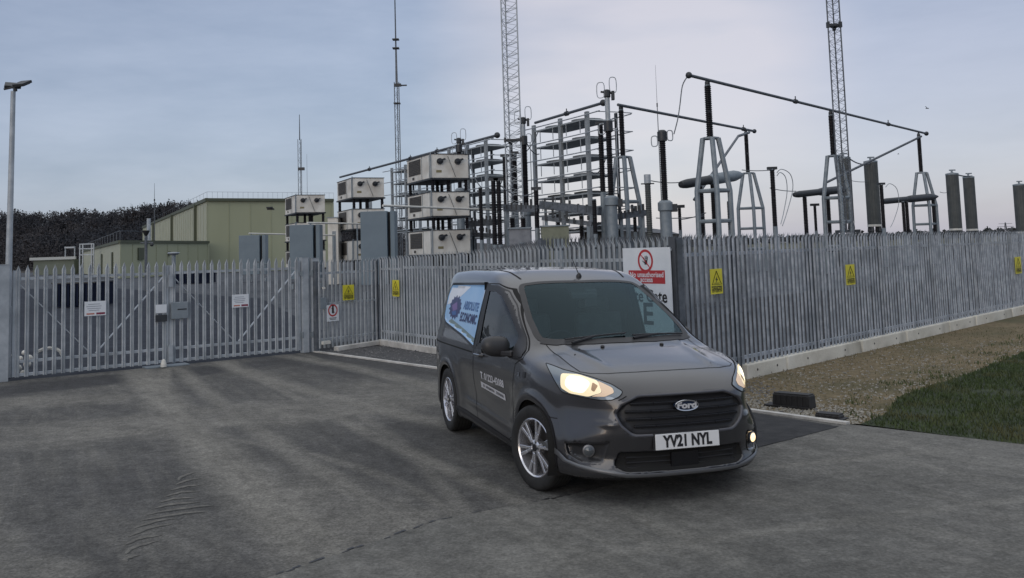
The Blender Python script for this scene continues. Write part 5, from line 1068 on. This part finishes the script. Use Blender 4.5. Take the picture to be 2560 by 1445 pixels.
lab[(cen[:,0]>.37)&(cen[:,2]<.615)]=2
door=(cen[:,0]>-1.64)&(cen[:,0]<-.40-.0*(cen[:,2]))&(cen[:,2]>.30)&isside&(np.abs(cen[:,1])>.55)&(cen[:,2]<1.56)
lab[door&(cen[:,1]<0)]=3; lab[door&(cen[:,1]>0)]=4
lab[(cen[:,0]<-3.2)&(cen[:,2]<.62)]=5
lab[(fn[:,2]<-.75)&(cen[:,2]<.35)]=6
lab[(cen[:,2]>1.6)&(fn[:,2]>.55)&(cen[:,0]<-1.22)]=7
fpart={}
for kk_,nm,mm in ((0,'body_shell',paint),(1,'bonnet',paint),(2,'front_bumper',paint),(3,'front_door',paint),(4,'front_door',paint),(5,'rear_bumper',trimb),(6,'underbody',under),(7,'roof_panel',paint)):
    q=Q[(lab==kk_)&~cut]; us,inv_=np.unique(q,return_inverse=True); q=inv_.reshape(q.shape); fpart[kk_]=surf(P[us],[tuple(f) for f in q],nm,mm,None,nrm[us])
# wheel arches
for ax in (0.,-2.662):
    for sy in (1,-1):
        arc=[(ax+math.cos(t)*(AR+.012),.33+math.sin(t)*(AR+.012)) for t in np.linspace(R(-14),R(194),40)]
        strip(FS,xz(arc),.034,'arch_lip',paint,off=.005,closed=False,mirror=sy>0,prof=False)
        w=MB(); n=30; vs=[]
        for r_,yy in ((AR-.004,.895),(AR+.0,.83),(AR+.03,.55)):
            vs+=[(ax+math.cos(t)*r_,sy*yy,.33+math.sin(t)*r_) for t in np.linspace(R(-25),R(205),n+1)]
        fs=[(rr*(n+1)+i,rr*(n+1)+i+1,(rr+1)*(n+1)+i+1,(rr+1)*(n+1)+i) for rr in (0,1) for i in range(n)]; w.add(vs,fs); w.add([(ax+math.cos(t)*(AR+.03),sy*.55,.33+math.sin(t)*(AR+.03)) for t in np.linspace(R(-25),R(205),n+1)],[tuple(range(n+1))]); vp_(w.build('wheel_arch_liner',under))
vp_(MB().box((-1.35,0,.28),(4.1,1.05,.14)).box((-1.33,0,.24),(1.9,1.6,.07)).build('chassis',under))
# windscreen, side windows
g=patch(FW,ws,'windscreen',wsg,off=.001,st=.05); strip(FW,inset(ws,.016),.052,'windscreen_frit',trimb,off=.0035,parent=g,st=.025)
for sy in (-1,1):
    mi=sy>0; dr=fpart[3] if sy<0 else fpart[4]
    w_=patch(FS,win,'side_window',sdg,off=-.002,st=.05,mirror=mi,parent=dr); strip(FS,inset(win,.017),.058,'window_seal',trimb,off=.004,mirror=mi,parent=dr,prof=False)
    tri=xz([(-.30,.99),(-.33,1.045),(-.60,1.212),(-.545,.985)]); patch(FS,tri,'mirror_base',trimb,off=.006,mirror=mi,parent=dr)
    # black pillar cover behind the window and panel frame
    bp=rounded(xz([(-1.575,1.556),(-1.60,.945),(-1.72,.945),(-1.73,1.562)]),.01,2); patch(FS,bp,'pillar_cover',trimb,off=.003,mirror=mi)
    fr_=rounded(xz(PANL),.03,3); patch(FS,inset(fr_,-.022),'panel_surround',trimb,off=.0045,mirror=mi)
    pn=patch(FS,fr_,'graphic_panel',mat('sky_blue_print',(.20,.40,.68),.3,0,c2=(.34,.52,.76),scale=1.1,c3=(.26,.47,.74),s3=1.5) if sy<0 else glossb,off=.0065,mirror=mi)
    if sy<0:
        G_=pn
        whp=mat('white_print',(.62,.66,.75),.35,0,c2=(.70,.73,.80),scale=5); nav=mat('navy_print',(.012,.02,.09),.4,0,c2=(.03,.04,.15),scale=9); pur=mat('purple_print',(.16,.10,.28),.4); grn=mat('grey_green_print',(.16,.22,.23),.4); bl2=mat('deep_blue_print',(.05,.13,.33),.4)
        patch(FS,xz([(-2.18,1.532),(-2.97,1.508),(-3.035,1.42),(-3.02,1.30),(-2.72,1.34)]),'white_flash',whp,off=.0075,parent=G_)
        patch(FS,xz([(-2.88,1.125),(-2.14,1.045),(-1.71,.975),(-1.705,1.03),(-2.2,1.10),(-2.7,1.16)]),'lower_stripe',grn,off=.0075,parent=G_)
        strip(FS,inset(fr_,.012),.012,'white_edge',whp,off=.008,parent=G_)
        rg2=random.Random(4); sp=[]
        for i in range(30): t=2*math.pi*i/30; q=1+.16*((-1)**i)*rg2.uniform(.4,1); sp.append((-2.66+math.cos(t)*.225*q,1.285+math.sin(t)*.115*q))
        patch(FS,xz(sp),'round_emblem',nav,off=.0085,parent=G_,st=.02)
        patch(FS,xz([(-2.80,1.30),(-2.62,1.345),(-2.55,1.27),(-2.72,1.24)]),'emblem_centre',pur,off=.0095,parent=G_,st=.02); patch(FS,xz([(-2.76,1.235),(-2.60,1.255),(-2.56,1.215),(-2.70,1.20)]),'emblem_centre',mat('blue_print',(.03,.10,.30),.4),off=.0095,parent=G_,st=.02)
def ontext(s,x,z,size,m,sx=1.,bold=.0,par=None,off=.004,y=None,shear=0):
    cu=bpy.data.curves.new('lettering','FONT'); cu.body=s; cu.size=size; cu.align_x='CENTER'; cu.align_y='CENTER'; cu.offset=bold; cu.resolution_u=2; cu.shear=shear
    t=bpy.data.objects.new('tmp',cu); COL.objects.link(t); me=bpy.data.meshes.new_from_object(t.evaluated_get(bpy.context.evaluated_depsgraph_get())); bpy.data.objects.remove(t)
    V=np.array([tuple(v.co) for v in me.vertices]); F_=[tuple(p.vertices) for p in me.polygons]; P_,N_=FS.lift(xz([(x+v[0]*sx,z+v[1]) for v in V])); return surf(P_+N_*off,F_,'lettering',m,par)
whl=mat('white_vinyl',(.50,.50,.53),.4); dkl=mat('dark_vinyl',(.03,.03,.035),.5)
ontext('ABSOLUTE',-2.06,1.32,.115,bl2,.98,.004,G_,.009); ontext('ECONOMIC',-2.08,1.20,.125,nav,.92,.005,G_,.009)
D3=fpart[3]
ontext('T. 01223-43088',-1.055,.722,.088,whl,1.25,.003,D3,.003); patch(FS,xz([(-1.425,.665),(-.70,.640),(-.70,.585),(-1.425,.612)]),'web_address_strip',whl,off=.003,parent=D3); 
wb=MB(); rg3=random.Random(2)
for i in range(26):
    x=-1.40+i*.0265; zc=.639-(x+1.425)*.0366
    if rg3.random()<.8: pts=xz([(x,zc-.012),(x+.014,zc-.012),(x+.014,zc+.012),(x,zc+.012)]); P_,N_=FS.lift(pts); wb.add([tuple(p) for p in P_+N_*.0045],[(0,1,2,3)])
o=wb.build('small_print',dkl); o.parent=D3
# shut lines
for sy in (-1,1):
    mi=sy>0
    strip(FS,xz([(-1.655,1.56),(-1.665,.94),(-1.67,.60),(-1.60,.34),(-1.55,.29),(-.62,.275),(-.50,.32),(-.46,.42),(-.43,.80),(-.40,.93),(-.26,.985)]),.009,'door_shut_line',gap,off=.002,closed=False,mirror=mi,parent=fpart[3] if sy<0 else fpart[4])
    strip(FS,xz([(-.26,.985),(-.30,1.045),(-.88,1.40),(-1.13,1.52),(-1.36,1.565),(-1.62,1.562)]),.008,'door_shut_line',gap,off=.002,closed=False,mirror=mi,parent=fpart[3] if sy<0 else fpart[4])
    h__=MB(); c=xz([(-1.52,.900),(-1.34,.905)]); P_,N_=FS.lift(c); a,b=P_[0]+N_[0]*.035,P_[1]+N_[1]*.035
    if mi: a=a*[1,-1,1]; b=b*[1,-1,1]
    h__.path([Vector(a)-Vector((.02,-sy*-.03,0))*0+Vector((-.01,-sy*.03,0)),Vector(a),Vector(b),Vector(b)+Vector((.01,-sy*.03,0))],.013,8); hd_=h__.build('door_handle',paint,fpart[3] if sy<0 else fpart[4],smooth=True)
    patch(FS,xz([(-1.51,.875),(-1.36,.88),(-1.36,.93),(-1.51,.925)]),'handle_recess',trimb,off=.0025,mirror=mi,parent=fpart[3] if sy<0 else fpart[4])
    strip(FS,xz([(.36,.60),(.30,.60),(.26,.62)]),.007,'bumper_seam',gap,off=.002,closed=False,mirror=mi)
    strip(FS,xz([(-2.30,.30),(-.40,.245)]),.045,'sill_trim',trimb,off=.006,closed=False,mirror=mi)
    strip(FS,xz([(-1.72,.905),(-3.35,.90)]),.014,'slide_rail',gap,off=.003,closed=False,mirror=mi)
    fx=patch(FS,rounded(xz([(-.12,.845),(-.18,.845),(-.185,.89),(-.12,.895)]),.015,3),'side_repeater',chrome if 0 else trimb,off=.004,mirror=mi)
    patch(FS,rounded(xz([(-.265,.84),(-.295,.84),(-.295,.875),(-.265,.875)]),.01,3),'badge',chrome,off=.005,mirror=mi)
BN=[(-.30,.66),(.0,.655),(.25,.665),(.43,.655),(.495,.60),(.55,.47),(.578,.25),(.585,0)]; BL=BN+[(x,-y) for x,y in BN[-2::-1]]
strip(FT,FT.uv([(x,y,0) for x,y in BL]),.006,'bonnet_shut_line',gap,off=.002,closed=False,parent=fpart[1])
strip(FF,yz([(-.44,.80),(-.50,.77)]),.006,'seam',gap,off=.002,closed=False)
strip(FT,FT.uv([(-1.30,-.53,0),(-1.45,-.55,0),(-3.3,-.60,0)]),.018,'roof_gutter',gap,off=.002,closed=False,parent=fpart[7]); strip(FT,FT.uv([(-1.30,.53,0),(-1.45,.55,0),(-3.3,.60,0)]),.018,'roof_gutter',gap,off=.002,closed=False,parent=fpart[7])
# scuttle panel and wipers
sc=[(-.135,0),(-.155,.28),(-.23,.57),(-.30,.67),(-.33,.70),(-.36,.67),(-.29,.57),(-.215,.28),(-.195,0)]; sc=sc+[(x,-y) for x,y in sc[-2:0:-1]]
strip(FT,FT.uv([(-.335,-.69,0),(-.255,-.57,0),(-.175,-.28,0),(-.158,0,0),(-.175,.28,0),(-.255,.57,0),(-.335,.69,0)]),.045,'scuttle_panel',trimb,off=.004,closed=False)
def bodypt(fr,p,off=.0): P_,N_=fr.lift(fr.uv([p])); return Vector(P_[0]+N_[0]*off),Vector(N_[0])
for y0,y1 in ((-.50,.05),(.10,.62)):
    w=MB(); a,_=bodypt(FW,(-.20,y0*.92,1.10),.015); pts=[bodypt(FW,(-.23-.03*t-.12*((y0+(y1-y0)*t))**2,y0+(y1-y0)*t,1.125+.02*t),.018)[0] for t in (0,.25,.5,.75,1)]
    w.path(pts,.008,5); w.path([a,pts[2]],.010,5); vp_(w.build('wiper',trimb))
for y in (-.243,.297): a,n_=bodypt(FT,(-.075,y,1.07),.004); vp_(MB().lathe([(.018,-.002),(.018,.006),(.008,.012)],a,n_,8).build('washer_jet',trimb)); 
a,_=bodypt(FT,(.06,-.544,1.03),.002); b,_=bodypt(FT,(-.09,-.44,1.06),.002); vp_(MB().bar(a,b,.010,.003).build('bonnet_mark',gap),fpart[1])
a,n_=bodypt(FT,(-1.262,.045,1.6),.0); am=MB().lathe([(.028,-.005),(.026,.012),(.010,.035)],a,n_,10); an=vp_(am.build('aerial',trimb,None,smooth=True)); vp_(MB().tube(a+Vector((0,0,.02)),a+Vector((-.10,-.035,.19)),.006,.003,n=6).build('aerial_rod',trimb),an)
# lamps
LR=[(.079,-.800,.981),(.189,-.772,.969),(.317,-.739,.951),(.462,-.667,.934),(.581,-.588,.908),(.682,-.505,.873),(.757,-.451,.828),(.772,-.484,.797),(.751,-.539,.772),(.684,-.604,.766),(.532,-.699,.777),(.381,-.783,.797),(.328,-.804,.851),(.249,-.818,.917)]
lr_uv=np.array(rounded(FL.uv(LR),.02,3)); lamp=emis('lit_headlamp',(1,.78,.42),.72,(.5,.5,.45)); hot=emis('lamp_hot_spot',(1,.88,.62),1.5); lampd=emis('lit_reflector',(1,.60,.26),.34,(.5,.45,.4)); clear=mat('lamp_housing',(.22,.25,.28),.12,.6); amber=mat('amber_reflector',(.50,.33,.20),.35,.3)
LB=FL.uv([(.345,-.775,.932),(.462,-.675,.925),(.60,-.575,.885),(.66,-.56,.80),(.60,-.655,.783),(.45,-.745,.795),(.375,-.788,.83)])
LC=FL.uv([(.60,-.575,.885),(.70,-.505,.845),(.725,-.50,.81),(.70,-.565,.785),(.62,-.64,.785),(.66,-.56,.80)])
for mi in (False,True):
    hl=patch(FL,lr_uv,'headlamp',clear,off=.004,st=.02,mirror=mi,dist=1.6); strip(FL,lr_uv,.006,'lamp_surround',gap,off=.005,mirror=mi,dist=1.6,st=.02,parent=hl)
    patch(FL,rounded(LB,.022,3),'lit_reflector',lamp,off=.007,st=.02,mirror=mi,dist=1.6,parent=hl); HS=FL.uv([(.40,-.735,.915),(.50,-.655,.905),(.575,-.61,.86),(.56,-.67,.80),(.46,-.735,.81),(.40,-.765,.85)]); patch(FL,rounded(HS,.04,4),'hot_spot',hot,off=.0085,st=.02,mirror=mi,dist=1.6,parent=hl); patch(FL,rounded(LC,.015,3),'inner_reflector',lampd,off=.0065,st=.015,mirror=mi,dist=1.6,parent=hl)
    patch(FL,rounded(FL.uv([(.575,-.60,.868),(.585,-.61,.81),(.61,-.595,.80),(.625,-.58,.85)]),.01,3),'reflector_fin',amber,off=.0085,st=.01,mirror=mi,dist=1.6,parent=hl)
# grille
gr=rounded(yz(GRILLE),.05,4); g0=patch(FF,inset(gr,.012),'grille',trimb,off=.002,st=.04)
strip(FF,gr,.018,'grille_surround',mat('satin_grey_trim',(.10,.10,.11),.3,.6),off=.004,parent=g0,prof=True)
for i,zc in enumerate((.745,.690,.637,.585)):
    hw=(.42,.46,.455,.40)[i]; b=MB(); xs_=[bodypt(FF,(0,y,zc))[0].x for y in (0,hw*.6,hw)]
    for a,b_ in ((0,1),(1,2)):
        ys_=(0,hw*.6,hw)
        for s in (-1,1): b.bar((xs_[a]+.018,s*ys_[a],zc),(xs_[b_]+.018,s*ys_[b_],zc),.030,.020)
    vp_(b.build('grille_bar',glossb,None,bevel=.004),g0)
bk=MB(); pts=[]
c=Vector((bodypt(FF,(0,0,.715))[0].x+.045,0,.722)); n=32
em=MB(); em.add([(c.x,math.cos(2*math.pi*i/n)*.095,c.z+math.sin(2*math.pi*i/n)*.038) for i in range(n)]+[(c.x-.03,math.cos(2*math.pi*i/n)*.095,c.z+math.sin(2*math.pi*i/n)*.038) for i in range(n)],[tuple(range(n))]+[(i,(i+1)%n,n+(i+1)%n,n+i) for i in range(n)])
E_=vp_(em.build('oval_badge',mat('badge_blue',(.012,.022,.05),.2),None),g0); rgm=MB().path([(c.x+.001,math.cos(2*math.pi*i/n)*.092,c.z+math.sin(2*math.pi*i/n)*.036) for i in range(n)],.006,5,closed=True); vp_(rgm.build('badge_rim',chrome,None,smooth=True),E_)
tx=text('Ford',.062,mat('badge_silver',(.6,.6,.62),.35,.3),E_,'badge_script',(c.x+.003,0,c.z),(math.pi/2,0,math.pi/2),bold=.003,sx=1.35)
# intake, splitter, fog lamps
it=rounded(yz(INTAKE),.03,3); i0=patch(FF,inset(it,.004),'lower_intake',under,off=.002,st=.04,parent=fpart[2])
for zc in (.36,.325,.293):
    b=MB(); xa,xb=[bodypt(FF,(0,y,zc))[0].x+.02 for y in (0,.44)]
    for s in (-1,1): b.bar((xa,0,zc),(xb,s*.44,zc),.02,.010)
    b.build('intake_bar',trimb,fpart[2])
b=MB(); b.box((bodypt(FF,(0,0,.33))[0].x+.035,0,.33),(.02,.22,.115)).build('sensor_cover',glossb,fpart[2])
strip(FF,yz([(-.86,.40),(-.80,.315),(-.74,.292),(-.45,.245),(.45,.245),(.74,.292),(.80,.315),(.86,.40)]),.026,'splitter',mat('satin_silver_grey',(.15,.155,.165),.35,.5),off=.010,closed=False,parent=fpart[2],prof=True)
for mi in (False,True):
    s=1 if mi else -1
    fp=rounded([(y,z) for y,z in FOG],.02,3); fo=patch(FF,yz(fp),'fog_lamp_recess',trimb,off=.002,st=.025,mirror=not mi,parent=None); strip(FF,yz(fp),.012,'recess_rim',paint,off=.004,mirror=not mi,parent=fo)
    a,n_=bodypt(FF,(0,s*.675,.405),.0); fm=MB().lathe([(.045,.0),(.045,.028),(.038,.032)],a,Vector((1,s*.45,0)),16); fl=fm.build('fog_lamp',mat('dull_lamp_bezel',(.16,.16,.17),.3,.6),fo,smooth=True)
    MB().lathe([(.037,.030),(.030,.036),(.0,.040)],a,Vector((1,s*.45,0)),16).build('fog_lens',emis('lit_fog_lamp',(1,.70,.34),1.5) if mi else mat('dark_lens',(.10,.11,.12),.15,.3),fo,smooth=True)
# number plate
px_=bodypt(FF,(0,0,.47))[0].x+.018; npl=MB().box((0,0,0),(.008,.52,.111)).build('number_plate',mat('plate_white',(.66,.67,.68),.35,0,c2=(.70,.71,.72),scale=6),None,bevel=.003); npl.parent=van; npl.matrix_local=ML@Matrix.Translation((px_,0,.474))@Matrix.Rotation(R(-3),4,'Y')
text('YV21 NYL',.112,black,npl,'registration',(.0055,0,-.002),(math.pi/2,0,math.pi/2),bold=.0048,sx=.80)
vp_(MB().box((px_-.014,0,.474),(.014,.54,.128)).build('plate_plinth',trimb,None,bevel=.004),None)
# door mirrors
for s in (-1,1):
    m_=MB(); V=[]; nu,nv=14,9
    for i in range(nv+1):
        ph=math.pi*i/nv
        for j in range(nu):
            t=2*math.pi*j/nu; x=math.cos(t)*math.sin(ph); z=math.sin(t)*math.sin(ph); y=math.cos(ph); sgn=lambda q,e:math.copysign(abs(q)**e,q)
            V.append((-.66+sgn(x,.8)*.075-.05*(-y*.0),s*(.985-sgn(y,.65)*.125*-1 if 0 else .985+sgn(y,.65)*.125),1.055+sgn(z,.75)*(.088-.012*y)+.012*y))
    m_.add(V,[(i*nu+j,i*nu+(j+1)%nu,(i+1)*nu+(j+1)%nu,(i+1)*nu+j) for i in range(nv) for j in range(nu)]); m_.v=[(x-.22+.0*y,.955+(y-.985)*.25,z) if s>0 else (x,y,z) for x,y,z in m_.v]; m_.v=[(-.88+(y-.955)*0+(x+.88)*1.3,y,z) if s>0 else (x,y,z) for x,y,z in m_.v]
    o=vp_(m_.build('door_mirror',mat('mirror_housing',(.028,.028,.030),.45,0,c2=(.034,.034,.037),scale=7),None,smooth=True,ang=80))
    vp_(MB().bar((-.52,s*.86,1.0),(-.62,s*.93,1.0),.09,.045).build('mirror_arm',trimb,None,bevel=.01),o); o.children[0].matrix_local=Matrix.Identity(4)
    if s<0: MB().box((-.738,s*.99,1.055),(.004,.20,.13)).build('mirror_glass',chrome,o)
# cabin
inn_=mat('cabin_plastic',(.010,.011,.013),.9,0,c2=(.014,.015,.018),scale=5,spec=.1); seatm=mat('seat_cloth',(.03,.034,.04),.9,0,c2=(.045,.05,.055),scale=12)
cb=MB().box((-.40,0,.93),(.62,1.50,.10)).box((-.66,0,.86),(.14,1.46,.18)).box((-.62,-.38,.985),(.22,.36,.06)); vp_(cb.build('dashboard',inn_,None,bevel=.02))
vp_(MB().box((-1.72,0,.95),(.03,1.52,1.25)).box((-1.1,0,.42),(1.2,1.55,.05)).build('bulkhead',inn_,None)); 
for s in (-1,1):
    st=MB().box((-1.24,s*.38,.66),(.50,.50,.16)); st=vp_(st.build('seat',seatm,None,bevel=.04)); b=MB().box((-1.56,s*.38,.96),(.13,.48,.60),(1,0,.2),(0,1,0),(-.2,0,1)).box((-1.62,s*.38,1.33),(.10,.25,.16)); bb=b.build('seat_back',seatm,st,bevel=.04)
vp_(MB().path([(-.74+math.sin(t)*.07,-.38+math.cos(t)*.185,.99+math.sin(t)*.17) for t in [2*math.pi*k/24 for k in range(24)]],.015,6,closed=True).tube((-.74,-.38,.99),(-.62,-.38,.94),.03).box((-.74,-.38,.99),(.02,.34,.035),(.9,0,-.35)).build('steering_wheel',inn_,None,smooth=True))
a,n_=bodypt(FW,(-1.10,.03,1.55),-.03); vp_(MB().box(a+Vector((-.05,0,-.05)),(.16,.30,.05),(.86,0,-.5)).box(a+Vector((-.02,.07,-.10)),(.06,.14,.16),(.86,0,-.5)).box(a+Vector((-.10,.10,-.17)),(.03,.22,.07)).build('rear_view_mirror',trimb,None,bevel=.008))
vp_(MB().add([(-1.2,-.62,1.52),(-1.2,.62,1.52),(-3.4,.62,1.6),(-3.4,-.62,1.6)],[(0,1,2,3)]).build('headlining',mat('headlining_cloth',(.05,.055,.06),.9)))
# wheels
def wheel(x,y,s,steer):
    e=bpy.data.objects.new('wheel',None); COL.objects.link(e); e.parent=van; e.location=(x,y,.326); e.rotation_euler=(0,0,steer); o=(0,s,0)
    T=[(.215,-.10),(.250,-.104),(.295,-.106),(.318,-.098),(.3255,-.082),(.326,-.03),(.326,.03),(.3255,.082),(.318,.098),(.295,.106),(.250,.104),(.222,.092),(.218,.07)]
    t=MB().lathe(T,(0,0,0),(0,s,0),56,cap=False); ty=t.build('tyre',rubber,e,smooth=True,ang=50); gv=MB()
    for z in (-.05,-.017,.017,.05): gv.lathe([(.3255,z-.004),(.3264,z-.003),(.3264,z+.003),(.3255,z+.004)],(0,0,0),(0,s,0),56,cap=False)
    gv.build('tread_groove',gap,ty)
    rim=MB().lathe([(.226,.085),(.229,.094),(.222,.098),(.212,.088),(.206,.06),(.196,.0),(.19,-.09)],(0,0,0),(0,s,0),56,cap=False); rm=rim.build('rim',alloy,e,smooth=True,ang=30)
    MB().lathe([(.14,-.02),(.14,.0),(.0,.0)],(0,0,0),(0,s,0),24).build('brake_disc',mat('brake_iron',(.06,.055,.05),.5,.7),e)
    MB().lathe([(.19,-.06),(.0,-.06)],(0,0,0),(0,s,0),24).build('backing_plate',under,e)
    sp=MB()
    for k in range(6):
        for dd in (-.155,.155):
            a0=2*math.pi*k/6+.25; a1=a0+dd; a00=a0+dd*.55
            p=[(math.cos(a00)*.045,s*.078,math.sin(a00)*.045),(math.cos(a0+dd*.8)*.12,s*.074,math.sin(a0+dd*.8)*.12),(math.cos(a1)*.214,s*.078,math.sin(a1)*.214)]
            for q in (0,1): sp.bar(p[q],p[q+1],.026 if q else .021,.026,up=(0,1,0))
    sp.build('spokes',alloy,rm,bevel=.004); MB().lathe([(.06,.03),(.06,.082),(.05,.088),(.0,.088)],(0,0,0),(0,s,0),20).build('hub',alloy,rm,smooth=True); MB().lathe([(.030,.089),(.026,.094),(.0,.094)],(0,0,0),(0,s,0),20).build('centre_cap',mat('cap_dark',(.03,.03,.035),.3,.4),rm,smooth=True)
    nt_=MB()
    for k in range(5): a=2*math.pi*k/5; nt_.lathe([(.010,.082),(.010,.092),(.0,.092)],(math.cos(a)*.044,0,math.sin(a)*.044),(0,s,0),6)
    nt_.build('wheel_nut',dark,rm)
ST=.27
wheel(0,-.79,-1,ST); wheel(0,.79,1,ST); wheel(-2.662,-.79,-1,0); wheel(-2.662,.79,1,0)
